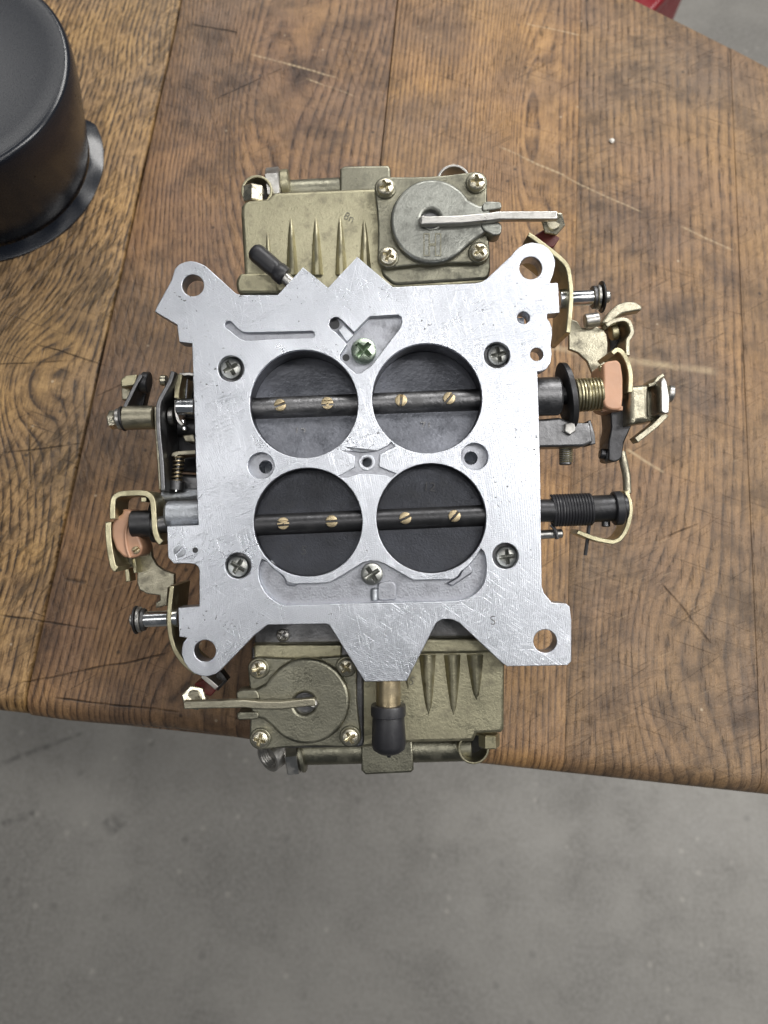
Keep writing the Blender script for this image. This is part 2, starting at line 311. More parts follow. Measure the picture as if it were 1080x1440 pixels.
# ------------------------------------------------------------------ mesh helpers (mm in, metres out)
def tag(o, label=None, cat=None, kind=None, group=None):
    if label: o['label'] = label
    if cat: o['category'] = cat
    if kind: o['kind'] = kind
    if group: o['group'] = group
    return o
def link(name, me, mat, parent=None):
    o = bpy.data.objects.new(name, me); COL.objects.link(o)
    if mat is not None and not me.materials: me.materials.append(M[mat] if isinstance(mat, str) else mat)
    if parent: o.parent = parent
    return o
def finish(me, ang=32):
    me.polygons.foreach_set('use_smooth', [True]*len(me.polygons)); me.set_sharp_from_angle(angle=math.radians(ang)); me.update()
def mesh(verts, faces, name='m', ang=32, sc=0.001):
    me = bpy.data.meshes.new(name); me.from_pydata([tuple(Vector(v)*sc) for v in verts], [], faces)
    bm = bmesh.new(); bm.from_mesh(me); bmesh.ops.recalc_face_normals(bm, faces=bm.faces); bm.to_mesh(me); bm.free()
    finish(me, ang); return me
def merge(*parts):
    V, Fc = [], []
    for v, f in parts:
        k = len(V); V += list(v); Fc += [tuple(i+k for i in q) for q in f]
    return V, Fc
def frame(d):
    d = Vector(d).normalized(); a = Vector((0, 0, 1)) if abs(d.z) < 0.9 else Vector((1, 0, 0))
    x = a.cross(d).normalized(); return x, d.cross(x), d
def lathe(p0, d, prof, seg=32, phase=0.0):      # prof: (t along axis, radius)
    x, y, d = frame(d); p0 = Vector(p0); V, Fc = [], []
    for t, r in prof:
        for i in range(seg):
            a = 2*math.pi*i/seg+phase; V.append(p0+d*t+(x*math.cos(a)+y*math.sin(a))*r)
    n = len(prof)
    for j in range(n-1):
        for i in range(seg): Fc.append((j*seg+i, j*seg+(i+1) % seg, (j+1)*seg+(i+1) % seg, (j+1)*seg+i))
    Fc.append(tuple(range(seg))[::-1]); Fc.append(tuple((n-1)*seg+i for i in range(seg)))
    return V, Fc
def rod(p0, p1, r, seg=28, b=0.5):
    p0, p1 = Vector(p0), Vector(p1); L = (p1-p0).length; b = min(b, L*0.3, r*0.5)
    return lathe(p0, p1-p0, [(0, r-b), (b, r), (L-b, r), (L, r-b)], seg)
def hexrod(p0, p1, r, phase=0.0):
    p0, p1 = Vector(p0), Vector(p1); L = (p1-p0).length; b = min(0.5, L*.2)
    return lathe(p0, p1-p0, [(0, r*0.9), (b, r), (L-b, r), (L, r*0.9)], 6, phase)
def tube(path, r, seg=10, closed=False):
    path = [Vector(p) for p in path]; n = len(path); V, Fc = [], []; up = None
    for i, p in enumerate(path):
        a = path[(i-1) % n] if closed else path[max(i-1, 0)]; b = path[(i+1) % n] if closed else path[min(i+1, n-1)]
        d = (b-a).normalized()
        if up is None: up = frame(d)[0]
        up = (up-d*up.dot(d)).normalized(); s = d.cross(up)
        rr = r[i] if isinstance(r, (list, tuple)) else r
        for k in range(seg):
            q = 2*math.pi*k/seg; V.append(p+(up*math.cos(q)+s*math.sin(q))*rr)
    m = n if closed else n-1
    for j in range(m):
        for i in range(seg): Fc.append((j*seg+i, j*seg+(i+1) % seg, ((j+1) % n)*seg+(i+1) % seg, ((j+1) % n)*seg+i))
    if not closed: Fc.append(tuple(range(seg))[::-1]); Fc.append(tuple((n-1)*seg+i for i in range(seg)))
    return V, Fc
def smoothpath(pts, n=6):
    pts = [Vector(p) for p in pts]; out = []
    for i in range(len(pts)-1):
        p0, p1, p2, p3 = pts[max(i-1, 0)], pts[i], pts[i+1], pts[min(i+2, len(pts)-1)]
        for k in range(n):
            t = k/n; out.append(0.5*((2*p1)+(p2-p0)*t+(2*p0-5*p1+4*p2-p3)*t*t+(3*p1-p0-3*p2+p3)*t**3))
    return out+[pts[-1]]
def helix(p0, p1, R, r, turns, seg=8, per=22, ph=0.0):
    x, y, d = frame(Vector(p1)-Vector(p0)); L = (Vector(p1)-Vector(p0)).length; n = int(turns*per)
    return tube([Vector(p0)+d*(L*i/n)+(x*math.cos(2*math.pi*i/per+ph)+y*math.sin(2*math.pi*i/per+ph))*R for i in range(n+1)], r, seg)
def prism(loops, w0, w1, bev=0.0, sc=0.001, inset=0.0, ang=32):
    """loops: first outline then holes/islands, (u, v) mm; solid between w0 and w1 with rounded rims"""
    c = bpy.data.curves.new('c', 'CURVE'); c.dimensions = '2D'; c.fill_mode = 'BOTH'
    for lp in loops:
        sp = c.splines.new('POLY'); sp.points.add(len(lp)-1)
        for p, q in zip(sp.points, lp): p.co = (q[0], q[1], 0, 1)
        sp.use_cyclic_u = True
    c.bevel_depth = bev; c.bevel_resolution = 2 if bev else 0; c.offset = -bev-inset; c.extrude = (w1-w0)/2-bev
    o = bpy.data.objects.new('c', c); COL.objects.link(o)
    bpy.context.view_layer.update()
    me = bpy.data.meshes.new_from_object(o.evaluated_get(bpy.context.evaluated_depsgraph_get()))
    bpy.data.objects.remove(o); bpy.data.curves.remove(c)
    me.transform(Matrix.Scale(sc, 4) @ Matrix.Translation((0, 0, (w0+w1)/2)))
    me.materials.clear(); finish(me, ang); return me
def joinme(*mes):
    bm = bmesh.new()
    for m in mes: bm.from_mesh(m)
    me = bpy.data.meshes.new('j'); bm.to_mesh(me); bm.free(); finish(me); return me
def px(pts, wz): return [P(a, b, wz).to_2d() for a, b in pts]
def circ(cx, cy, r, wz, n=48): return px([(cx+r*math.cos(2*math.pi*i/n), cy+r*math.sin(2*math.pi*i/n)) for i in range(n)], wz)
def rnd(pts, r, n=5):            # round polygon corners (pixel polygon)
    out = []; k = len(pts)
    for i in range(k):
        a, b, c = Vector(pts[i-1]), Vector(pts[i]), Vector(pts[(i+1) % k])
        q = min(r, (a-b).length*0.45, (c-b).length*0.45)
        s, e = b+(a-b).normalized()*q, b+(c-b).normalized()*q
        for j in range(n+1):
            t = j/n; out.append(tuple((1-t)**2*s+2*t*(1-t)*b+t*t*e))
    return out
def pprism(name, pts, w0, w1, mat, parent, bev=0.4, holes=(), r=0, ang=32):
    """pixel polygon whose upper face (w1) lies where the photo shows it"""
    if r: pts = rnd(pts, r)
    return link(name, prism([px(pts, w1)]+list(holes), w0, w1, bev, ang=ang), mat, parent)
def strip_px(pts, th):           # offset a pixel polyline to a closed band
    pts = [Vector(p) for p in pts]; L, Rr = [], []
    for i, p in enumerate(pts):
        d1 = (p-pts[i-1]).normalized() if i else None; d2 = (pts[i+1]-p).normalized() if i < len(pts)-1 else None
        d = ((d1 or d2)+(d2 or d1)).normalized(); nrm = Vector((-d.y, d.x)); k = 1/max(0.6, nrm.dot(Vector((-(d1 or d2).y, (d1 or d2).x))))
        L.append(tuple(p+nrm*th/2*k)); Rr.append(tuple(p-nrm*th/2*k))
    return L+Rr[::-1]
def spx(pts, n=5): return [(q.x, q.y) for q in smoothpath([Vector((a, b, 0)) for a, b in pts], n)]
def band(name, pts, th, w0, w1, mat, parent, bev=0.35, sm=True):
    return pprism(name, strip_px(spx(pts) if sm else pts, th), w0, w1, mat, parent, bev)
def geo(name, vf, mat, parent, ang=32): return link(name, mesh(*vf, ang=ang), mat, parent)

# screw heads, shared meshes --------------------------------------------------
def head_mesh(kind, rings=22, seg=88):
    V, Fc = [(0, 0, 0)], []
    def hgt(x, y):
        r = math.hypot(x, y)
        if kind == 'pan':
            z = 0.55*math.sqrt(max(0, 1-(r*0.88)**2))+0.12
            a, b = abs(x), abs(y); wd = 0.19
            wa, wb = wd*(1.2-0.45*b), wd*(1.2-0.45*a)
            m = max((1-(a/wa)**3) if a < wa and b < 0.72 else 0, (1-(b/wb)**3) if b < wb and a < 0.72 else 0)
            z -= 0.95*m*(1-0.75*r)
        elif kind == 'slot':
            z = 0.35*math.sqrt(max(0, 1-(r*0.8)**2))+0.1
            if abs(y) < 0.2: z -= 0.5*(1-(abs(y)/0.2)**2)
        elif kind == 'twin':
            z = 0.45-0.08*r*r
            if 0.14 < abs(y) < 0.42 or abs(x) < 0.08 and abs(y) < 0.2: z -= 0.34
        return z
    V[0] = (0, 0, hgt(0, 0))
    for j in range(1, rings+1):
        r = j/rings
        for i in range(seg):
            a = 2*math.pi*i/seg; x, y = r*math.cos(a), r*math.sin(a)
            V.append((x, y, hgt(x, y) if j < rings else hgt(x, y)-0.08))
    for i in range(seg): V.append((math.cos(2*math.pi*i/seg), math.sin(2*math.pi*i/seg), -0.9))
    for i in range(seg): Fc.append((0, 1+i, 1+(i+1) % seg))
    for j in range(rings):
        for i in range(seg): Fc.append((1+j*seg+i, 1+(j+1)*seg+i, 1+(j+1)*seg+(i+1) % seg, 1+j*seg+(i+1) % seg))
    return mesh(V, Fc, 'head_'+kind, 28, 1.0)
HEADS = {}
def screw(parent, cx, cy, rpx, wz, mat='screw', kind='pan', rot=None, name='screw', tilt=None):
    if (kind, mat) not in HEADS:
        me = head_mesh(kind); me.materials.append(M[mat]); HEADS[kind, mat] = me
    o = bpy.data.objects.new(name, HEADS[kind, mat]); COL.objects.link(o); o.parent = parent
    o.location = P(cx, cy, wz)*0.001; r = rpx*(WC-wz)/F*0.001; o.scale = (r, r, r)
    o.rotation_euler = (0, 0, random.uniform(0, 1.57) if rot is None else rot)
    return o
def text(name, s, cx, cy, hpx, wz, mat, parent, rot=0.0, depth=0.25, off=0.0):
    c = bpy.data.curves.new('t', 'FONT'); c.body = s; c.size = hpx*(WC-wz)/F*1.4; c.extrude = depth; c.align_x = 'CENTER'; c.align_y = 'CENTER'; c.offset = off
    o = bpy.data.objects.new('t', c); COL.objects.link(o); bpy.context.view_layer.update()
    me = bpy.data.meshes.new_from_object(o.evaluated_get(bpy.context.evaluated_depsgraph_get())); bpy.data.objects.remove(o)
    me.transform(Matrix.Scale(0.001, 4) @ Matrix.Translation(P(cx, cy, wz)) @ Matrix.Rotation(rot, 4, 'Z')); me.materials.clear()
    return link(name, me, mat, parent)

# ================================================================== the setting
FZ = -0.8
fl = mesh([(-4, -4, FZ), (4, -4, FZ), (4, 4, FZ), (-4, 4, FZ)], [(0, 1, 2, 3)], sc=1.0)
fo = link('floor', fl, 'concrete'); fo['kind'] = 'structure'; fo['label'] = 'grey speckled concrete workshop floor'

# ================================================================== bench top of thick boards
bench = bpy.data.objects.new('workbench', None); COL.objects.link(bench); bench.location = (0, 0, FZ)
tag(bench, 'worn brown workbench top of wide oiled wooden boards', 'workbench')
def seamx(a, b):
    p, q = G(*a), G(*b); return lambda y: p.x+(q.x-p.x)*(y-p.y)/(q.y-p.y)
e0, e1 = G(0, 1000, -0.006), G(1080, 1117, -0.006)
front = lambda x: e0.y+(e1.y-e0.y)*(x-e0.x)/(e1.x-e0.x)
b0, b1 = G(893, -2), G(1080, 93)
def back(x):
    y = b0.y+(b1.y-b0.y)*(x-b0.x)/(b1.x-b0.x)
    return min(y, 0.62)
seams = [lambda y: -0.40, seamx((255, 0), (30, 1005)), seamx((559, 0), (535, 232)), seamx((817, 0), (794, 1085)), seamx((1027, 70), (1072, 1110)), lambda y: 0.36]
WOOD = [
    wood('board_oak_sawn', 0, 1.3, 300, 13.0, 9, 5, [(0.185, 0.06, 0.03, 0.05, 9), (0.155, -0.05, 0.025, 0.05, 7)], (0.038, 0.023, 0.011), (0.23, 0.147, 0.067), (0.50, 0.345, 0.170), 0.40, 1.0, 1.15, sang=0.45),
    wood('board_oak_brown', 1, 5.1, 230, 13.0, 8, 3.2, [(0.055, 0.30, 0.035, 0.16, 9), (0.06, -0.10, 0.03, 0.07, 7)], (0.042, 0.025, 0.017), (0.190, 0.115, 0.066), (0.36, 0.23, 0.130), 0.85, 0.5, 0.9, sang=-0.3),
    wood('board_oak_straight', 2, 8.7, 330, 5.0, 9, 1.5, [(0.085, 0.27, 0.016, 0.12, 8)], (0.055, 0.030, 0.016), (0.235, 0.142, 0.071), (0.46, 0.295, 0.147), 0.5, 0.3, 0.9),
    wood('board_oak_grey', 3, 12.2, 190, 8.0, 12, 2.2, [(0.05, -0.06, 0.03, 0.06, 5)], (0.058, 0.037, 0.024), (0.205, 0.134, 0.077), (0.38, 0.252, 0.142), 0.8, 0.38, 0.80, sang=1.2),
    wood('board_oak_edge', 4, 15.9, 230, 7.0, 10, 2, [], (0.06, 0.038, 0.024), (0.205, 0.134, 0.077), (0.38, 0.252, 0.142), 0.7, 0.4, 0.5)]
GAP = [0.0005, 0.00055, 0.0003, 0.00006, 0.00012, 0.0005]; BEV = [0.001, 0.0011, 0.0006, 0.00012, 0.00025, 0.001]
T = 0.042
def plank(i):
    sl, sr = seams[i], seams[i+1]; gl_, gr_ = GAP[i], GAP[i+1]; b0_, b1_ = BEV[i], BEV[i+1]
    rF, rB = 0.011, 0.004
    st = [('f', 0, -T), ('f', 0, -rF)]+[('f', rF*(1-math.cos(a)), -rF*(1-math.sin(a))) for a in [math.radians(q) for q in (18, 36, 54, 72)]]+[('f', rF, 0)]
    st += [('m', k/16, 0) for k in range(1, 16)]
    st += [('b', rB, 0), ('b', rB*0.3, -rB*0.3), ('b', 0, -rB), ('b', 0, -T)]
    ac = [(0, 0, -T), (0, 0, -b0_), (0, b0_*0.3, -b0_*0.3), (0, b0_, 0)]+[(k/8, 0, 0) for k in range(1, 8)]+[(1, -b1_, 0), (1, -b1_*0.3, -b1_*0.3), (1, 0, -b1_), (1, 0, -T)]
    V, Fc, UV = [], [], []
    rg = random.Random(i)
    wob = [rg.uniform(-1, 1) for _ in range(400)]
    for si, (kind, q, zs) in enumerate(st):
        for ai, (fr, dx, za) in enumerate(ac):
            xm = sl(0)+(sr(0)-sl(0))*fr
            yf, yb = front(xm), back(xm)
            if i in (0, 1): yf += 0.0008*math.sin(xm*60+i)
            y = yf+q if kind == 'f' else (yb-q if kind == 'b' else yf+0.011+(yb-yf-0.015)*q)
            xl, xr = sl(y)+gl_, sr(y)-gr_
            x = xl+(xr-xl)*fr+dx
            if fr in (0, 1) and kind == 'm': x += (gl_ if fr == 0 else gr_)*0.4*wob[(si*7+ai*3) % 400]
            z = max(-T, zs+za)
            if kind == 'm' and 0 < fr < 1: z += 0.0001*wob[(si*13+ai) % 400]
            V.append((x, y, z)); UV.append((x-sl(0), y))
    na = len(ac)
    for a in range(len(st)-1):
        for b in range(na-1): Fc.append((a*na+b, a*na+b+1, (a+1)*na+b+1, (a+1)*na+b))
    Fc.append((0, (len(st)-1)*na, (len(st)-1)*na+na-1, na-1))
    me = bpy.data.meshes.new('plank'); me.from_pydata(V, [], Fc)
    bm = bmesh.new(); bm.from_mesh(me); bmesh.ops.recalc_face_normals(bm, faces=bm.faces); bm.to_mesh(me); bm.free()
    uvl = me.uv_layers.new(name='UVMap')
    for lp in me.loops: uvl.data[lp.index].uv = UV[lp.vertex_index]
    finish(me, 40)
    o = link('plank', me, WOOD[i], bench); o.location = (0, 0, -FZ)
    return o
for i in range(5): plank(i)
def wbox(name, x0, x1, y0, y1, z0, z1, mat, parent):
    me = prism([[(x0, y0), (x1, y0), (x1, y1), (x0, y1)]], z0, z1, 0.003, sc=1.0)
    o = link(name, me, mat, parent)
    if parent: o.location = (0, 0, -FZ)
    return o
for lx in (-0.36, 0.24):
    for ly in (0.0, 0.42 if lx < 0 else 0.14): wbox('leg', lx, lx+0.07, ly, ly+0.07, FZ, -T-0.002, WOOD[4], bench)
wbox('apron', -0.28, 0.235, 0.02, 0.045, -T-0.10, -T-0.002, WOOD[4], bench)

# red enamelled cabinet beyond the bench
cz = -0.32
cab = bpy.data.objects.new('tool_cabinet', None); COL.objects.link(cab)
tag(cab, 'red enamelled metal cabinet standing on the concrete floor behind the bench', 'cabinet')
cp = [G(*q, cz) for q in ((985, -56), (875, 62), (700, -60), (800, -190))]
cab.location = (sum(p.x for p in cp)/4, sum(p.y for p in cp)/4, FZ)
def cabpart(name, z0, z1, inset, bev):
    c = Vector((cab.location.x, cab.location.y))
    lp = [((p.to_2d()-c)*(1-inset)) for p in cp]
    return link(name, prism([lp], z0-FZ, z1-FZ, bev, sc=1.0), 'cabinet', cab)
cabpart('body', FZ, cz-0.02, 0.02, 0.004); cabpart('lid', cz-0.02, cz, 0.0, 0.006)

# ================================================================== black canister
cb = Vector((-0.2615, 0.2022, 0)); CR = 0.0745
can = bpy.data.objects.new('black_canister', None); COL.objects.link(can); can.location = (cb.x, cb.y, 0)
tag(can, 'satin black round canister with flat lid and flared bottom flange', 'canister')
CH = 0.0705
rr = CR*1000; hh = CH*1000
geo('body', lathe((0, 0, 1.5), (0, 0, 1), [(0, rr-13.4), (0.6, rr-13.0), (14, rr-9.2), (hh-26, rr-2.4), (hh-12, rr-0.2), (hh-6, rr+0.2), (hh-3.6, rr-0.1), (hh-2.6, rr-0.5), (hh-1.9, rr-1.3), (hh-1.6, rr-2.2), (hh-1.7, rr-3.2), (hh-1.9, rr-5), (hh-1.7, rr-12), (hh-1.2, 0.5)], 96), 'lacquer', can, 40)
V, Fc = [], []; n = 120
def flange_ring():
    prof = [(0.3, 0.4), (1.0, 3.2), (4.2, 2.4), (7.8, 1.6), (8.8, 1.2), (8.8, 0.1), (0.3, 0.0)]
    for i in range(n+1):
        a = math.radians(-150+190*i/n); wv = 0.5*math.sin(a*9)+0.3*math.sin(a*17+1); k = min(1, i/3, (n-i)/5)**0.5
        for q, z in prof:
            rad = rr-12.9+(q*1.0*k+ (0.35*wv if q > 4 else 0))
            V.append((rad*math.cos(a), rad*math.sin(a), max(0.05, z+(wv*0.6 if q > 3 and z > 1 else 0))))
    m = len(prof)
    for i in range(n):
        for j in range(m): Fc.append((i*m+j, i*m+(j+1) % m, (i+1)*m+(j+1) % m, (i+1)*m+j))
    Fc.append(tuple(range(m))); Fc.append(tuple(n*m+j for j in range(m)))
flange_ring()
geo('flange', (V, Fc), 'lacquer', can, 40)

# white chip lying on the boards
cpos = G(860, 199)
V, Fc = [], []
rg = random.Random(3)
for k, (r, z) in enumerate(((1.3, 0.0), (1.6, 0.7), (0.9, 1.5))):
    for i in range(7):
        a = 2*math.pi*i/7+k*0.3; q = r*rg.uniform(0.75, 1.2); V.append((q*math.cos(a), q*1.2*math.sin(a), z))
for k in range(2):
    for i in range(7): Fc.append((k*7+i, k*7+(i+1) % 7, k*7+7+(i+1) % 7, k*7+7+i))
Fc += [tuple(range(7)), tuple(range(14, 21))]
ch = geo('paint_chip', (V, Fc), 'chip', None, 20); ch.location = (cpos.x, cpos.y, 0.0002)
tag(ch, 'tiny white chip lying on the grey-brown boards', 'chip')

# ================================================================== carburetor, upside down
CB = bpy.data.objects.new('carburetor', None); COL.objects.link(CB)
CB.matrix_world = Matrix.Translation(OFF) @ R3.to_4x4()
tag(CB, 'upside-down four-barrel carburetor with bright aluminium base plate and olive fuel bowls', 'carburetor')
W = 95.0
OUTL = [(237.8,399.8),(241,393.5),(245.6,378),(252,371.5),(259.8,368.3),(268,367),(276,368.3),(283,371),(289.7,374.6),(310,393),(330.7,411.8),(335,414),(340,414.8),(390.5,414.6),
 (426,375.6),(461.3,404.5),(502.2,361),(552.4,403.6),(669,398.2),(678,396),(685,391.5),(719.3,359),(725,352),(732,346.3),(740,342.5),(748,341),(757,342),(765,344.7),(772,350),(777.5,357.3),(780.5,366),(780.7,373),(777.5,387),(773,398),
 (784.8,397.6),(787,440),(769.7,441.4),(769,447),(773,453),(776,459.6),(776.8,469),(774.4,484.8),(776,497.4),(774.4,510),(768,519.5),(762,522),(755.5,522.6),(756.4,541.5),(759.5,650),(761.8,824.6),(765,834),(776,847.3),(796.4,849),(801,853),(803.6,872),(803.8,930),(798,935.8),
 (713,937.3),(705,931.7),(656.3,886),(646.8,876.6),(637.4,871.8),(629,870.5),(621.7,871.2),(613.8,875.6),(572,957.8),(513,958.8),(463,878.8),(458,877.5),(376.3,878.8),(357.4,894),(310.2,942.7),(304,947.5),(297.6,950),(290,951.4),(282,950.6),(272,946.5),(264.5,939.6),(258.5,930),(255.2,919),(256,910),(258,903),(263,897),
 (252,895.5),(250.4,854.6),(280.3,852.4),(280.3,802.6),(278.5,797),(275,794),(267.7,792.5),(244,792.5),(236.2,783.7),(234.6,739.6),(278.7,738),(276.5,690),(270,483),(252,481),(248.8,456.5),(217.3,438.2),(220.5,431)]
BORES = [(427.4,568.2,76.0),(600.4,560.4,77.3),(433,734.6,76.5),(606.4,729,77.3)]
EARS = [(271.2,401.4,15.2),(746.3,377,15.8),(288.2,915.3,15.2),(766.6,901.8,16.3)]
SCR = [(324.7,518.5),(698.8,499.6),(334.8,795.7),(710.8,782)]
CBORE = [(366.9,654.9,18.3),(667.3,642.3,19)]
SMALL = [(736,447,8.7),(754.6,498.4,9)]
def stadium(pts, th, n=8):
    base = strip_px(pts, th); L = base[:len(pts)]; Rr = base[len(pts):]
    def cap(c, frm, sgn):
        a0 = math.atan2(frm[1]-c[1], frm[0]-c[0]); return [(c[0]+th/2*math.cos(a0+sgn*math.pi*k/n), c[1]+th/2*math.sin(a0+sgn*math.pi*k/n)) for k in range(1, n)]
    return L+cap(pts[-1], L[-1], -1)+Rr+cap(pts[0], Rr[-1], -1)
GROOVE = [(315.8,458),(316.2,454.5),(318.5,452),(322,451.3),(325.5,452.8),(333,461),(338,465.2),(343,467.3),(350,467.8),(395,467),(439,465.8),(441.5,467),(442,470.5),(441.5,474),(439,475.2),(395,476.4),(352,479.2),(345,479),(338,476.6),(331.5,472),(324,465.5),(318,461.5)]
PUP = [(465,449),(470,446.3),(475.5,446.5),(480,449.5),(498,467.5),(520,445),(560,443),(564.5,446),(565,453),(562.5,461),(541,489),(533,500),(522,514),(507.5,524.5),(501,525.5),(496,522),(478,505),(478,499),(487.5,484),(473,468),(465.5,463),(462.5,456)]
PLO = [(368.5,786),(364,797),(363.7,812),(367,822),(371.6,831),(378,839),(386,845),(393,849.5),(401.5,852),(480,849.2),(600,846.8),(643.7,845),(655,842.5),(664,838),(671,832.5),(677,826),(681,818),(683.3,809),(684.3,795),(683,784),(680.5,776),
 (676.5,772),(668,785),(658,797),(649,803),(643.7,811),(637,814.8),(581,816),(540,792.5),(530,789.3),(521,788.8),(511,791),(466,818.5),(458,820),(412,821.5),(404,819),(398,809),(386,801),(375,790)]
CEN = [(476,630),(484,629),(496,634.5),(507,636.3),(518,636),(531,634),(546,626.5),(550,622),(556,627.5),(548,631),(534,638.5),(533,656),(545,661.5),(557,666),(550,672),(541,668.5),(524,666.8),(505,666.3),(489,671.5),(480,672),(476,669),(499,657),(499,641),(478,632.5)]
def C(lst, wz): return [circ(*q, wz) for q in lst]
thru = BORES+EARS+SMALL
# upper skin: every pocket is cut through it; lower web: only the through holes
top = prism([px(OUTL, W)]+C(thru, W)+C(CBORE, W)+[circ(x, y, 18.3, W) for x, y in SCR]+[px(GROOVE, W), px(PUP, W), px(PLO, W), px(CEN, W)], 90.6, W, 0.28)
inner = [(288,452),(742,440),(750,835),(292,848)]
web = prism([px(OUTL, W)]+C(BORES+EARS+SMALL, W)+[circ(515.8,650,7.2,W)]+[circ(x+5*(540-x)/170, y+1, 10, W) for x, y, _ in CBORE]+[circ(x, y, 18.3, W) for x, y in SCR], 87.0, 91.4, 0.0, inset=0.06)
skirt = prism([px(inner, W)]+[circ(x, y, r, W) for x, y, r in BORES]+[circ(515.8,650,7.2,W)]+[circ(x+5*(540-x)/170, y+1, 10, W) for x, y, _ in CBORE], 74.0, 88.0, 0.0, inset=0.1)
bp = link('base_plate', joinme(top, web, skirt), 'alu', CB)
# pocket floors and bosses (as-cast, a hair above the web)
def pocketfloor(lp, z, h=()): return prism([px(lp, W)]+list(h), z-0.8, z, 0.0, inset=-0.25)
bor = [circ(*q[:2], q[2]+1.0, W) for q in BORES]
link('pocket_floor', pocketfloor(PUP, 91.9), 'pocket', bp); link('pocket_floor', pocketfloor(PLO, 91.5), 'pocket', bp); link('pocket_floor', pocketfloor(GROOVE, 92.6), 'pocket', bp)
link('pocket_floor', prism([px(CEN, W), circ(515.8,650,7.4,W)], 93.0, 93.9, 0.0, inset=-0.2), 'pocket', bp)
for x, y in SCR: link('screw_seat', prism([circ(x, y, 18.6, W)], 87.2, 88.3), 'gunmetal', bp)  # dark seat colour adds to the shade in the screw wells
for x, y, r in CBORE: link('counterbore_seat', prism([circ(x, y, r+.3, W), circ(x+5*(540-x)/170, y+1, 9.6, W)], 91.0, 91.8), 'pocket', bp)
link('port_ring', prism([circ(515.8,650,11.5,W), circ(515.8,650,7.6,W)], 92.6, 94.4, 0.2), 'alu', bp)
# lumps left by the casting in the lower pocket
def lump(pts, h): link('casting_lump', prism([px(rnd(pts, 5), W)], 90.8, h, 0.6), 'pocket', bp)
lump([(376,789),(384,797),(390,805),(399,815),(401,824),(414,826),(419,820),(398,808),(389,798),(381,788)], 93.0)
lump([(656,790),(664,797),(666,806),(655,813),(645,820),(636,826),(628,821),(646,812)], 93.2)
pprism('cast_block', [(531,820),(553,817),(557,823),(557,844),(531,845)], 91.0, 92.9, 'pocket', bp, 0.5, r=5)
geo('cast_pin', rod(P(526.5,845,91.8), P(526.5,827,91.8), 1.5), 'cast', bp)
for (x, y) in SCR: screw(bp, x+1, y+0.5, 14.6, 90.0, 'greyscrew')
screw(bp, 511.5, 494, 17.5, 93.6, 'greenscrew'); screw(bp, 523, 807, 15.6, 92.8, 'greyscrew')
geo('vacuum_port', lathe(P(486.5,503,91.9), (0,0,1), [(0,1.4),(0.06,1.4)], 20), 'rubber', bp)
pprism('slot_plug', [(476,464),(483,457),(497,471),(488,481)], 91.5, 93.6, 'alu', bp, 0.2)
geo('slot_port', lathe(P(470.5,456,91.9), (0,0,1), [(0,2.0),(0.07,2.0)], 20), 'rubber', bp)
screw(bp, 253, 775, 8.4, 94.7, 'cast', 'slot', 0.8); geo('pin_hole', lathe(P(274.6,773.7,95.0), (0,0,1), [(0,1.1),(0.05,1.1)], 20), 'rubber', bp)
text('stamped_mark', 'S', 693, 873, 13, 94.95, 'gunmetal', bp, 0.05, 0.08, -0.02)
# shaft boss above the left tab
geo('shaft_boss', rod(P(234,724,86), P(300,722,86), 5.4, 32, 1.0), 'cast', CB)

# --- throttle plates, shafts and their brass screws
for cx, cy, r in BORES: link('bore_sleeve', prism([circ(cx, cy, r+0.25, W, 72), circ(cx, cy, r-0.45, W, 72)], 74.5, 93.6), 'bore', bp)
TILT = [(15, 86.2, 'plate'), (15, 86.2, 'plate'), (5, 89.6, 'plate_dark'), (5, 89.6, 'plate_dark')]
SH = [(574.5, 567.5), (574.5, 567.5), (735.5, 728), (735.5, 728)]     # shaft height in px at left and right bore centre
for k, (cx, cy, r) in enumerate(BORES):
    tl, wz, mt = TILT[k]; rm = (r-0.45)*(WC-W)/F-0.1
    V, Fc = [], []; nn = 72; tlr = math.radians(tl); c0 = P(cx, cy, W); cc = Vector((c0.x, c0.y, wz))
    ell = 1/math.cos(tlr)
    for zz in (0.0, -1.4):
        for i in range(nn):
            a = 2*math.pi*i/nn; u, v = rm*math.cos(a), rm*ell*math.sin(a)
            V.append(cc+Vector((u, v*math.cos(tlr), -v*math.sin(tlr)+zz)))
    Fc = [tuple(range(nn)), tuple(range(2*nn-1, nn-1, -1))]+[(i, (i+1) % nn, nn+(i+1) % nn, nn+i) for i in range(nn)]
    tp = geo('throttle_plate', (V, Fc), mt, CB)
    text('stamped_mark', ('12', '71', '5', '12')[k], cx+random.uniform(-6, 2), cy+(40 if k != 3 else -44), 13, wz+(2.75 if k < 2 else (-0.55 if k == 3 else 1.05)), 'gunmetal' if k < 2 else 'blacksteel', tp, -0.1, 0.08)
for row, (ya, yb, wz, dz) in enumerate(((572.5, 565.5, 86.2, 0.0), (735.5, 728.0, 89.6, 0.0))):
    m0, m1 = (427.4, 600.4) if row == 0 else (433, 606.4)
    sl = (yb-ya)/(m1-m0); Y = lambda x: ya+sl*(x-m0)
    wp = lambda x: P(x, Y(x), wz)
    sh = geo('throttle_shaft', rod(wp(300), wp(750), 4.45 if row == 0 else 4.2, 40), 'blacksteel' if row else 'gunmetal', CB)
    for x in ((394, 460.5, 564, 631.5) if row == 0 else (398.5, 466.5, 570, 639)):
        top_w = wz+(4.2 if row == 0 else 3.9)
        kx = (WC-top_w)/(WC-wz)
        screw(sh, x, Y(x)-(4 if row == 0 else 1), 8.6, top_w, 'brass', random.choice(['slot', 'twin']))

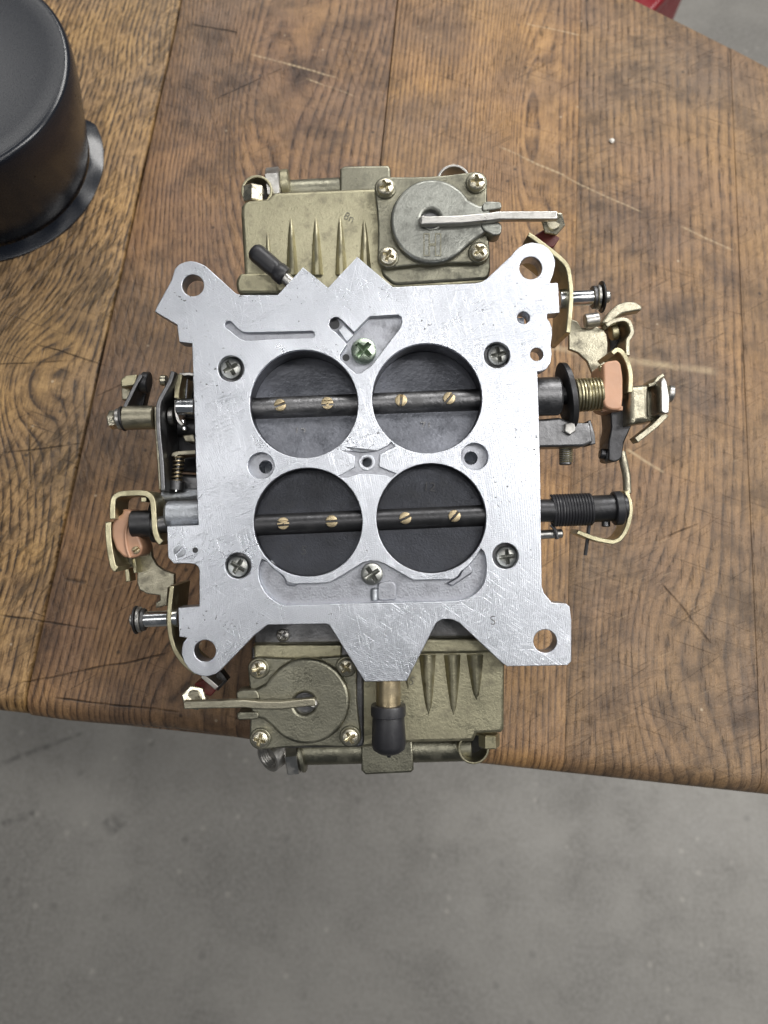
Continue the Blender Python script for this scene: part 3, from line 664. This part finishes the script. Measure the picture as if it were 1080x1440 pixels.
# --- main body, air horn and stud (hidden under the plate, they carry it)
pprism('main_body', [(312,440),(728,432),(732,838),(316,846)], 28, 76, 'cast', CB, 1.5, r=20)
geo('air_horn', lathe((0,0,0.0), (0,0,1), [(0,60.5),(1,62),(5,62),(6,60),(10,57),(29,56)], 64), 'cast', CB)
geo('cleaner_stud', rod((0,0,-18.2), (0,0,4), 3.2), 'steel', CB)

# --- far fuel bowl
mb = pprism('metering_block', [(340,404),(690,396),(694,445),(344,445)], 34, 70, 'gunmetal', CB, 0.6)
bw = 74.0
fb = pprism('fuel_bowl', [(338.5,300),(339,290),(343,284),(350,281),(377,279),(381,273),(388,269.5),(527.4,263.7),(540,256),(684,250),(688,375),(689,400),(345,412)], 26, bw, 'olive', CB, 1.6, ang=40)
pprism('flange', [(331,396),(337,384),(392,383),(392,412),(334,412)], 66, 74.6, 'olive', fb, 1.2, r=5)
def rib(parent, x0, x1, xt, yb, yt, wz, h, mat, name='rib'):
    # ridge: wide and proud at yb, running out to a point at yt
    V, Fc = [], []; m = 8
    for i in range(m+1):
        t = i/m; y = yb+(yt-yb)*t; hw = (x1-x0)/2*(1-t)**0.5; xc = (x0+x1)/2*(1-t)+xt*t; z = wz+h*(1-t)**0.7
        for q, zz in ((-1, wz-0.6), (-0.62, wz+(z-wz)*0.55), (-0.25, z), (0.25, z), (0.62, wz+(z-wz)*0.55), (1, wz-0.6)):
            V.append(P(xc+q*hw, y, zz))
    for i in range(m):
        for j in range(5): Fc.append((i*6+j, i*6+j+1, i*6+7+j, i*6+6+j))
    Fc.append(tuple(range(6)))
    return geo(name, (V, Fc), mat, parent, 50)
for x, yt in ((411, 305), (446, 304), (480, 303), (514, 306)): rib(fb, x-9.5, x+9.5, x-2, 386, yt, bw, 3.4, 'olive')
rib(fb, 372, 384, 376, 380, 325, bw, 1.5, 'olive')
text('casting_mark', '8n', 491, 306, 11, bw+0.1, 'olive_dark', fb, -0.45, 0.15)
# lower features along the bowl's outer side
pprism('plug_boss', [(478,237),(484,233),(546,232),(549,236),(550,275),(478,275)], 34, 52, 'olive_dark', fb, 1.0)
geo('bowl_tube', rod(P(400,272,46), P(480,268,46), 5.5), 'olive_dark', fb)
geo('bowl_bolt', hexrod(P(357,286,66), P(357,263,66), 4.6, 0.5), 'screw', fb)
def hoop(cx, cy, r, wz, th, dep, axis='w'): 
    return prism([circ(cx, cy, r, wz), circ(cx, cy, r-th, wz)], wz-dep, wz, 0.3)
link('bolt_shroud', hoop(361, 268, 22, 64, 3.5, 12), 'olive', fb)
link('shroud_shade_disc', prism([circ(361,268,20,58)], 50, 54), 'blacksteel', fb)  # black disc stands in for the shade inside the shroud
geo('hex_fitting', hexrod(P(376,264,54), P(396,262,54), 8.2, 0.2), 'steel', fb)
geo('fitting_collar', rod(P(396,262,54), P(408,261,54), 6.8), 'olive', fb)
link('bolt_shroud', hoop(638, 255, 24, 60, 3.5, 10), 'steel', fb)

# --- accelerator pumps -------------------------------------------------------
def pump(flange, cover_c, cover_r, screws, hole, lugs, neck, lever, lev_th, levw, emblem, mat_c, mat_f, fw, rots, lev_mat):
    pf = pprism('pump_flange', flange, fw-8, fw, mat_f, CB, 0.7, ang=40)
    cx, cy = cover_c; n = 64; pts = []
    # circular lid with a neck that runs out to the lever fork
    a0, a1 = neck[2]
    for i in range(n+1):
        a = a0+(a1-a0)*i/n; pts.append((cx+cover_r*math.cos(a), cy+cover_r*math.sin(a)))
    pts += neck[0]
    pc = pprism('pump_cover', pts, fw-1, fw+3.6, mat_c, CB, 1.3, [circ(hole[0], hole[1], hole[2], fw+3.6, 28)], ang=40)
    link('pivot_well', prism([circ(hole[0], hole[1], hole[2]+1.5, fw+3.6, 28)], fw-0.8, fw+0.3), 'gunmetal', pc)
    for lg in lugs: pprism('fork_lug', lg, fw-4, fw+4.4, mat_c, pc, 0.6, r=5)
    for (x, y), rt in zip(screws, rots):
        link('screw_boss', prism([circ(x, y, 15, fw+1.2, 24)], fw-1, fw+1.2, 0.5), mat_f, pf)
        screw(pf, x, y, 11.8, fw+2.6, 'screw', 'pan', rt)
    ex, ey, es = emblem
    for dx in (-0.5, 0.5):      # two outlined upright bars joined by a short crossbar
        x = ex+dx*es*0.62; w2 = es*0.17; h2 = es*0.62
        outer = [(x-w2, ey-h2), (x+w2, ey-h2), (x+w2, ey+h2), (x-w2, ey+h2)]; inn = [(x-w2+1.6, ey-h2+1.6), (x+w2-1.6, ey-h2+1.6), (x+w2-1.6, ey+h2-1.6), (x-w2+1.6, ey+h2-1.6)]
        link('emblem', prism([px(outer, fw+3.85), px(inn, fw+3.85)], fw+3.3, fw+3.85), mat_f, pc)
    link('emblem', prism([px([(ex-es*.16, ey-2), (ex+es*.16, ey-2), (ex+es*.16, ey+2), (ex-es*.16, ey+2)], fw+3.85)], fw+3.3, fw+3.85), mat_f, pc)
    pl = pprism('pump_lever', strip_px(lever, lev_th), levw-3.4, levw, lev_mat, CB, 0.5)
    x, y = lever[0]
    geo('lever_tip', rod(P(x+(3 if lever[-1][0] > x else -3), y+1, levw-1.5), P(x+(3 if lever[-1][0] > x else -3), y+2, levw-7), 1.9), 'steel', pl)
    return pc
def squareflange(cs, r, dip):
    out = []; k = len(cs); cx = sum(c[0] for c in cs)/k; cy = sum(c[1] for c in cs)/k
    for i in range(k):
        c = Vector(cs[i]); d = Vector(cs[(i+1) % k])
        a0 = math.atan2(c.y-cy, c.x-cx)
        for j in range(-4, 5): a = a0+j*math.radians(52)/4; out.append((c.x+r*math.cos(a), c.y+r*math.sin(a)))
        nrm = Vector(((d-c).y, -(d-c).x)).normalized()
        if nrm.dot((c+d)/2-Vector((cx, cy))) < 0: nrm = -nrm
        for j in (0.3, 0.5, 0.7):
            q = c+(d-c)*j+nrm*(r-dip*(1 if j == 0.5 else 0.75)); out.append((q.x, q.y))
    return out
sc1 = [(542,264),(670,256.5),(673.5,354.5),(546,361)]
pprism('pump_base', [(533,252),(684,246),(690,380),(686,392),(553,400),(536,385)], 50, 75.5, 'olive_dark', CB, 1.0, r=8)
ra = math.radians
pump(squareflange(sc1, 15.5, 3), (608,310.5), 59, sc1, (606,307,13),
     [[(678,287),(684,282.5),(705,283.5),(706,293),(678,297)], [(676,313),(700,311),(706,316),(705,329),(695,332),(678,322)]],
     ([(674,288),(690,288),(690,322),(677,330),(662,341)], None, (ra(47), ra(329))),
     [(592,309.5),(604,309.5),(650,308),(688,304.5),(700,302.5),(784,302)], 11.5, 87.2, (608,344,26), 'grey_cover', 'olive_dark', 79.0, (0.4, 0.1, 0.75, 1.2), 'steel')
# --- near fuel bowl
bw2 = 76.0
pprism('metering_block', [(358,868),(712,860),(712,908),(358,908)], 34, 72, 'gunmetal', CB, 0.6)
screw(CB, 398, 893, 9, 72.3, 'steel')
nb = pprism('fuel_bowl', [(356,906),(708,900),(710,936),(709,1026),(705,1031),(671,1032.5),(666,1043),(580,1045),(511,1052),(360,1052),(354,1040)], 30, bw2, 'olive', CB, 1.6, ang=40)
pprism('upper_step', [(512,899),(709,897),(710,918),(512,921)], 70, 79.0, 'olive', nb, 1.2, r=4)
pprism('upper_step', [(356,906),(482,906),(482,926),(356,929)], 70, 77.5, 'olive', nb, 1.0, r=4)
for x, yt in ((601, 1006), (636, 1006), (668, 985)): rib(nb, x-13, x+13, x+2, 921, yt, bw2, 3.4, 'olive')
rib(nb, 566, 580, 574, 921, 970, bw2, 2, 'olive')
text('casting_mark', '5', 579, 958, 12, bw2+0.1, 'olive_dark', nb, -0.3, 0.15)
pprism('plug_boss', [(508,1040),(580,1040),(582,1083),(578,1087),(514,1090),(508,1084)], 40, 58, 'olive_dark', nb, 1.0)
geo('fuel_tube', rod(P(415,1056,50), P(662,1050,50), 6.2), 'olive_dark', nb)
def ringtube(c, d, ro, ri, L, seg=40): return lathe(c, d, [(0, ri), (0, ro-0.3), (0.3, ro), (L, ro), (L, ri+0.1), (0.5, ri)], seg)
fit = geo('inlet_fitting', lathe(P(388,1058,53), Vector((-0.62,-0.30,0.72)), [(0,6.5),(5,6.5),(5,5.2),(0.6,5.0)], 32), 'steel', nb)
for k in range(4):
    dd = Vector((-0.62,-0.30,0.72)).normalized(); x_, y_, _ = frame(dd); c_ = P(388,1058,53)+dd*(1.0+k*1.1)
    geo('thread', tube([c_+(x_*math.cos(a)+y_*math.sin(a))*5.15 for a in [2*math.pi*i/28 for i in range(28)]], 0.33, 6, True), 'steel', fit)
geo('hex_nut', hexrod(P(404,1064,52), P(422,1062,52), 8.8, 0.25), 'steel', nb)
geo('fitting_collar', rod(P(422,1060,52), P(428,1059,52), 8.2), 'olive_dark', nb)
link('bolt_shroud', hoop(666, 1053, 22, 62, 3.2, 14), 'olive', nb)
link('shroud_shade_disc', prism([circ(666,1053,20,58)], 46, 50), 'blacksteel', nb)  # black disc in place of shade within the near shroud
geo('bowl_bolt', hexrod(P(688,1031,70), P(688,1050,70), 4.4, 0.0), 'gold', nb)
geo('bolt_washer', rod(P(674,1042,67), P(680,1042,67), 3.0), 'gunmetal', nb)
sc2 = [(363.6,940),(486.8,937.8),(492.3,1036),(366,1039)]
pprism('pump_base', [(353,908),(511,906),(512,1051),(372,1053),(354,1046)], 52, 77.2, 'gunmetal', CB, 1.0, r=8)
pump(squareflange(sc2, 15.5, 3), (431,986.5), 60.5, sc2, (428,990,15),
     [[(332,973),(340,971),(362,971),(366,984),(333,985)], [(333,1001),(364,1001),(364,1012),(333,1013)]],
     ([(372,963),(352,973),(352,1008),(371,1013)], None, (ra(141), ra(-136))),
     [(443,988),(432,988.5),(395,992.5),(362,992),(345,990),(258,992)], 11, 88.9, (425,954,25), 'olive_dark', 'olive_dark', 80.6, (0.2, 0.9, 0.5, 1.3), 'dullgold')
# lever end bolts with the dark red cams
def leverbolt(hexc, r, wz, redpoly, redw):
    lb = geo('adjuster_bolt', hexrod(P(*hexc, wz-16), P(*hexc, wz), r*(WC-wz)/F, 0.35), 'screw', CB)
    geo('bolt_face', lathe(P(*hexc, wz-0.1), (0,0,1), [(0, r*0.62*(WC-wz)/F), (0.5, r*0.5*(WC-wz)/F)], 24), 'dullgold', lb)
    pprism('pump_cam', redpoly, redw-16, redw, 'red', CB, 0.5, r=3)
leverbolt((778,314), 17, 80, [(752,330),(766,322),(788,334),(778,348),(764,346)], 68)
leverbolt((273,981), 18, 80, [(272,962),(286,956),(306,968),(296,980),(282,974)], 66)
band('cam_lever', [(284,950),(305,968)], 7, 56, 74, 'steel', CB, sm=False)
pprism('cam_lever_face', [(290,952),(310,944),(320,957),(306,972)], 55, 62, 'blacksteel', CB, 0.4)

# --- hoses on the base plate
def cap(p0, p1, r, name='vacuum_cap', d0=2.4):
    p0, p1 = Vector(p0), Vector(p1); L = (p1-p0).length
    c = geo(name, lathe(p0, p1-p0, [(0, r*0.75), (0.2, r*0.97), (0.8, r), (L*0.22, r), (L*0.24, r*0.9), (L*0.30, r*0.92), (L*0.8, r*0.98), (L*0.9, r*0.9), (L*0.97, r*0.62), (L, r*0.2)], 36), 'rubber', CB, 60)
    return c
c1 = cap(P(401,390,81), P(354,350,81), 4.0)
geo('vacuum_tube', rod(P(425,412,81), P(396,386,81), 2.4), 'steel', c1)
c2 = cap(P(546,990,86), P(547,1060,86), 7.0); geo('pcv_tube', rod(P(546,940,86.5), P(546,997,86.5), 4.9), 'brass', c2)
geo('cap_nipple', lathe(P(547,1057,86), Vector((0,-1,0)), [(0,1.6),(2.2,0.7)], 12), 'rubber', c2)

# ================================================================== right-hand linkage
def X(name, x0, x1, y0, y1, rpx, wz, mat, parent=CB, b=0.4):   # round bar between two photo points
    return geo(name, rod(P(x0, y0, wz), P(x1, y1, wz), rpx*(WC-wz)/F, 32, b), mat, parent)
br = band('choke_bracket', [(743,329),(752,335),(772,350),(789,364),(798,375),(801.5,390),(803.5,412),(802,440),(799,468)], 6.5, 62, 91, 'gold', CB)
pprism('bracket_foot', [(800,447),(812,452),(817,460),(830,462),(838,459),(848,463),(853,470),(855,482),(854,500),(851,520),(846,545),(833,548),(833,525),(826,508),(813,496),(800,491)], 58, 60.5, 'dullgold', br, 0.4)
X('hex_nut', 786, 797, 421, 420, 13.5, 84, 'chrome', br); X('post', 797, 836, 420, 418, 10.5, 80, 'chrome', br)
X('washer', 832, 838, 418.5, 418, 16, 79, 'gunmetal', br); X('washer', 838, 843.5, 418, 417.8, 17, 79, 'steel', br); X('retaining_clip', 844.5, 847.5, 417.8, 417.6, 22, 79, 'blacksteel', br); X('post_tip', 847, 857, 417.5, 417, 8.5, 79, 'steel', br)
X('pivot_roller', 822, 842, 452, 449, 10, 64, 'steel', br)
fl_ = pprism('fast_idle_lever', [(846,454),(855,440),(868,428),(880,424),(893,424),(903,430),(903,436),(890,438),(875,441),(866,447),(856,456)], 58, 65, 'dullgold', CB, 0.8, r=3)
band('lever_frame', [(853,458),(862,452),(876,449),(885,453),(889,466),(886,474),(883,480),(883,500)], 6, 50, 66, 'dullgold', fl_)
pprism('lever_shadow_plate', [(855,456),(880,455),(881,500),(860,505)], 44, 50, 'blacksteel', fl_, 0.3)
X('lever_pin', 858, 868, 468, 466, 11, 58, 'gold', fl_)
# upper throttle shaft and its lever stack
us = X('shaft_boss', 745, 787, 558.5, 557, 27, 84, 'gunmetal', CB, 0.8)
X('shaft_end', 785, 872, 556, 552, 13, 82, 'blacksteel', us)
def disclever(name, cx, cy, ru, rv, wz, th, mat, yaw, parent=CB, roll=0.0, n=40):
    # oval plate standing on edge across the shaft; ru in px along v, rv mm along w
    c = P(cx, cy, wz); k = (WC-wz)/F; V = []
    for s in (-1, 1):
        for e in (0.86, 1.0):
            for i in range(n):
                a = 2*math.pi*i/n; v = ru*k*math.sin(a)*(e if e == 1 else (1-0.5/(ru*k))); ww = rv*math.cos(a)*(e if e == 1 else (1-0.5/rv))
                u = s*(th/2 if e < 1 else th/2-0.35)
                V.append(c+Vector((u+v*math.tan(yaw)+ww*math.tan(roll), v, ww)))
    A, B, Cc, D = 0, n, 2*n, 3*n; Fc = [tuple(range(n)), tuple(range(Cc, Cc+n))]
    for i in range(n):
        j = (i+1) % n; Fc += [(A+i, A+j, B+j, B+i), (B+i, B+j, D+j, D+i), (D+i, D+j, Cc+j, Cc+i)]
    return geo(name, (V, Fc), mat, parent)
disclever('throttle_lever', 797, 556, 46, 9, 82, 2.6, 'blacksteel', -0.16, CB, 0.12)
sp = geo('return_spring', helix(P(809,556,82), P(846,554,82), 6.2, 0.62, 8.0, 8), 'gold', CB)
pc = pprism('nylon_cam', [(848,512),(854,508),(868,506),(873,511),(876,530),(876,560),(874,576),(862,577),(851,573),(847,560),(849,535)], 70, 88, 'nylon', CB, 0.8, r=5)
X('cam_pin', 842, 851, 518, 517, 4.5, 84, 'gold', pc)
pprism('cam_foot', [(846,572),(876,571),(876,577),(848,579)], 76, 84, 'nylon', pc, 0.3)
band('cam_plate', [(861,497),(869,492),(877,498),(884,512),(887,530),(886,552)], 7, 66, 86, 'gold', CB)
la = pprism('throttle_arm', [(858,575),(886,548),(892,560),(893,585),(886,604),(878,622),(874,645),(866,650),(856,648),(856,620),(860,600)], 64, 78, 'blacksteel', CB, 0.6, r=4)
X('pivot_bolt', 843, 852, 638, 639, 7.5, 74, 'blacksteel', la); X('washer', 851, 857, 639, 640, 11, 74, 'gunmetal', la)
ck = pprism('cable_bracket', [(884,546),(890,542),(913,540),(914,592),(893,596),(885,598)], 70, 86, 'dullgold', CB, 2.2, r=4, ang=60)
band('bracket_fold', [(912,542),(920,540),(926,532),(934,527)], 5, 68, 84, 'dullgold', ck)
pprism('bracket_web', [(910,543),(922,540),(934,529),(937,560),(932,583),(920,592),(910,593)], 64, 77, 'dullgold', ck, 0.6)
pprism('bracket_lug', [(929,535),(934,530),(938,536),(942,560),(941,581),(936,582),(930,580)], 72, 90, 'steel', ck, 0.5, r=3)
X('lug_rivet', 938, 946, 553, 554, 12, 82, 'steel', ck)
band('bracket_prong', [(937,582),(922,598),(895,619)], 8.5, 76, 83, 'dullgold', ck, sm=False)
# idle-stop casting and screw
ic = pprism('stop_arm', [(752,590),(787,587),(806,594),(830,594),(834,622),(820,628),(756,629)], 72, 84, 'gunmetal', CB, 1.0, r=3)
pprism('stop_lug', [(826,592),(831,590),(837,612),(838,624),(830,626)], 70, 83, 'gunmetal', ic, 0.5)
pprism('stop_nut', [(795,596),(808,593),(810,606),(802,612),(794,607)], 83.5, 86, 'steel', ic, 0.5)
isc = X('stop_screw', 795, 795, 624, 654, 8.6, 74, 'gunmetal', CB)
geo('thread', helix(P(796,627,74), P(796,650,74), 2.55, 0.38, 7.5, 6), 'gold', isc)
# lower shaft, black spring, bracket
ls = X('shaft_stub', 755, 780, 718, 718, 16, 86, 'blacksteel', CB)
X('shaft_tube', 828, 880, 716, 713, 19, 84, 'blacksteel', ls); X('shaft_collar', 862, 874, 715, 714, 24, 84, 'rubber', ls); X('spring_core', 775, 832, 718, 716, 18, 84, 'blacksteel', ls)
s2 = geo('return_spring', helix(P(776,718,84), P(830,716,84), 6.0, 0.64, 13.5, 8), 'rubber', CB)
geo('spring_leg', tube([P(829,735,80), P(827,752,80), P(823,781,80)], 0.75, 8), 'rubber', s2)
geo('spring_leg', tube(smoothpath([P(775,738,84), P(781,746,85), P(784,758,85)]), 0.7, 8), 'rubber', s2)
X('spring_pin', 755, 791, 752, 750, 6.6, 82, 'steel', CB)
X('spring_pin_groove', 779, 784, 751, 750.6, 7.2, 82, 'blacksteel', CB)
lb = band('lower_bracket', [(881,690),(884,700),(887,712),(886,728),(881,745),(873,757),(866,761),(858,762),(835,757),(812,748)], 6.5, 72, 84, 'gold', CB)
X('collar_screw', 852, 852, 730, 741, 6, 82, 'gunmetal', lb)
geo('link_rod', tube(smoothpath([P(874,636,70), P(878,655,71), P(881,670,72), P(882,694,73)]), 1.75, 12), 'dullgold', CB)

# ================================================================== left-hand linkage
lt = X('spacer_tube', 174, 219, 588, 587, 16.8, 74, 'dullgold', CB, 0.6)
X('washer', 165, 172, 590, 589, 15.5, 74, 'steel', lt); X('washer', 171.5, 174.5, 589, 588.6, 17.8, 74, 'blacksteel', lt)
geo('hex_bolt', hexrod(P(154,591,74), P(164.5,590,74), 3.9, 0.2), 'screw', lt)
la2 = band('roller_lever', [(172,580),(178,566),(192,538),(198,527)], 5.5, 62, 76, 'gunmetal', CB, sm=False)
pprism('lever_face', [(177,573),(199,530),(208,540),(201,571)], 58, 64, 'blacksteel', la2, 0.4)
disclever('roller', 205, 538, 15, 4.4, 70, 3.2, 'blacksteel', 0.12, la2); disclever('roller_washer', 201.5, 537, 14, 4.2, 70, 0.7, 'steel', 0.12, la2)
sb = pprism('swivel_block', [(169,534),(176,528),(193,526),(190,542),(170,545)], 58, 68, 'gold', la2, 0.6, r=2)
pprism('swivel_foot', [(170,545),(186,544),(180,562),(171,562)], 52, 60, 'dullgold', la2, 0.6)
mp = band('choke_plate', [(243,522),(238,538),(226,560),(222,575),(223,610),(227,650),(229,690)], 6.2, 60, 86, 'gunmetal', CB)
band('plate_edge', [(218.5,572),(220,610),(223,650),(225,688)], 4, 60, 80, 'dullgold', mp)
pprism('plate_face', [(232,560),(246,530),(280,525),(285,665),(232,662),(228,600)], 50, 58, 'blacksteel', mp, 0.5)
X('pivot_bolt', 226, 235, 535, 535, 8, 76, 'screw', mp); X('plate_bushing', 228, 243, 588, 588, 15, 68, 'gunmetal', mp)
X('bushing_cap', 238, 246, 585, 585, 13, 74, 'steel', mp)
gs = band('link_strip', [(248,560),(249,545),(253,526)], 8, 60, 80, 'gold', CB, sm=False)
band('link_hook', [(252,527),(266,526),(280,528)], 5, 66, 78, 'steel', gs)
geo('link_wire', tube([P(263,533,72), P(262,548,72), P(261,562,72)], 0.5, 8), 'chrome', gs)
cn = X('swivel', 249, 275, 572, 572, 12, 80, 'chrome', CB); band('swivel_tab', [(248,562),(247,575),(250,590),(257,598)], 5, 68, 80, 'steel', cn)
X('swivel_stem', 257, 260, 590, 606, 4, 76, 'chrome', cn); pprism('swivel_foot', [(256,612),(272,610),(275,622),(260,621)], 66, 74, 'dullgold', cn, 0.5, r=2)
X('cam_body', 252, 280, 600, 602, 14, 70, 'blacksteel', cn)
band('spring_ledge', [(244,642),(247,638),(275,636)], 6, 64, 78, 'dullgold', CB)
ssp = geo('idle_spring', helix(P(252,642,76), P(248.5,677,76), 1.9, 0.42, 6.5, 8), 'brass', CB)
X('idle_stem', 252, 249, 642, 680, 3.6, 76, 'gunmetal', ssp)
X('idle_head', 249.3, 248.3, 676, 690, 11, 76, 'gunmetal', ssp)
geo('head_slot', tube([P(248.2,687,78.5), P(247.8,691,78.5)], 0.55, 6), 'chrome', ssp)
pprism('cast_lever', [(222,668),(236,665),(285,668),(285,715),(232,712),(225,700)], 62, 71, 'gunmetal', CB, 1.5, r=5)
X('cast_rib', 228, 285, 700, 694, 9, 72, 'cast', CB)
# lower left: pump cam, gold loop, shaft
X('shaft_tube', 186, 216, 737, 736, 19, 82, 'blacksteel', CB); X('shaft_neck', 214, 240, 739, 737, 12, 84, 'gunmetal', CB); X('shaft_collar', 215, 229, 733, 733, 30, 76, 'rubber', CB)
gl = band('loop_bracket', [(158,730),(158,712),(160,701),(167,695.5),(178,694),(198,693.5),(208,696),(214,704),(216,722),(217,742),(221,757),(227,764)], 8, 72, 88, 'gold', CB)
pprism('bracket_tooth', [(198,699),(206,699),(206,706),(198,706)], 72, 84, 'gold', gl, 0.3)
pc2 = pprism('nylon_cam', [(157,738),(162,729),(172,722),(172,716),(182,716),(186,723),(189,745),(196,757),(201,770),(197,781),(188,785),(174,784),(163,773),(157,755)], 70, 84, 'nylon', CB, 0.9, r=4)
geo('cam_ridge', tube(smoothpath([P(185,724,84.2), P(177,745,84.2), P(178,768,84.2), P(183,784,84.2)]), 0.6, 8), 'nylon', pc2)
screw(pc2, 191.5, 773.5, 5.5, 84.2, 'brass', 'slot', 0.6)
gp = band('cam_plate', [(152,734),(152,752),(154.5,775),(159,796),(164,801)], 8.5, 68, 84, 'gold', CB)
pprism('cam_plate_face', [(158,775),(186,782),(190,797),(164,802)], 62, 67, 'dullgold', gp, 0.4)
band('bracket_leg', [(178,800),(180,818)], 6, 58, 66, 'gold', gp, sm=False)
band('bracket_leg', [(188,785),(190,806)], 5, 58, 70, 'gold', gp, sm=False)
pprism('pump_arm', [(193.5,764),(207.6,762),(212,766),(213.7,783),(220.7,795),(230.8,802),(245,807),(245,823),(237,827),(235,851.5),(218.7,855.5),(218.7,847.4),(224.8,843.4),(224.8,837.3),(206.6,835.3),(195.5,829.3),(192.5,819)], 60, 63, 'dullgold', CB, 0.5)
lbk = band('arm_bracket', [(241.5,824),(239,845),(237.5,868),(239,890),(244,910),(252,924),(262,936),(276,947)], 6.5, 62, 88, 'gold', CB)
X('hex_nut', 241, 252, 869, 869, 13.5, 84, 'chrome', lbk); X('post', 203, 238, 871, 869.5, 11, 80, 'chrome', lbk)
X('washer', 200, 205, 871.2, 871, 16, 79, 'gunmetal', lbk); X('washer', 194, 199.5, 871.5, 871.2, 18, 79, 'steel', lbk); X('retaining_clip', 190.5, 193, 871.6, 871.5, 20, 79, 'blacksteel', lbk); X('post_tip', 184, 191, 872, 871.6, 9, 79, 'steel', lbk)
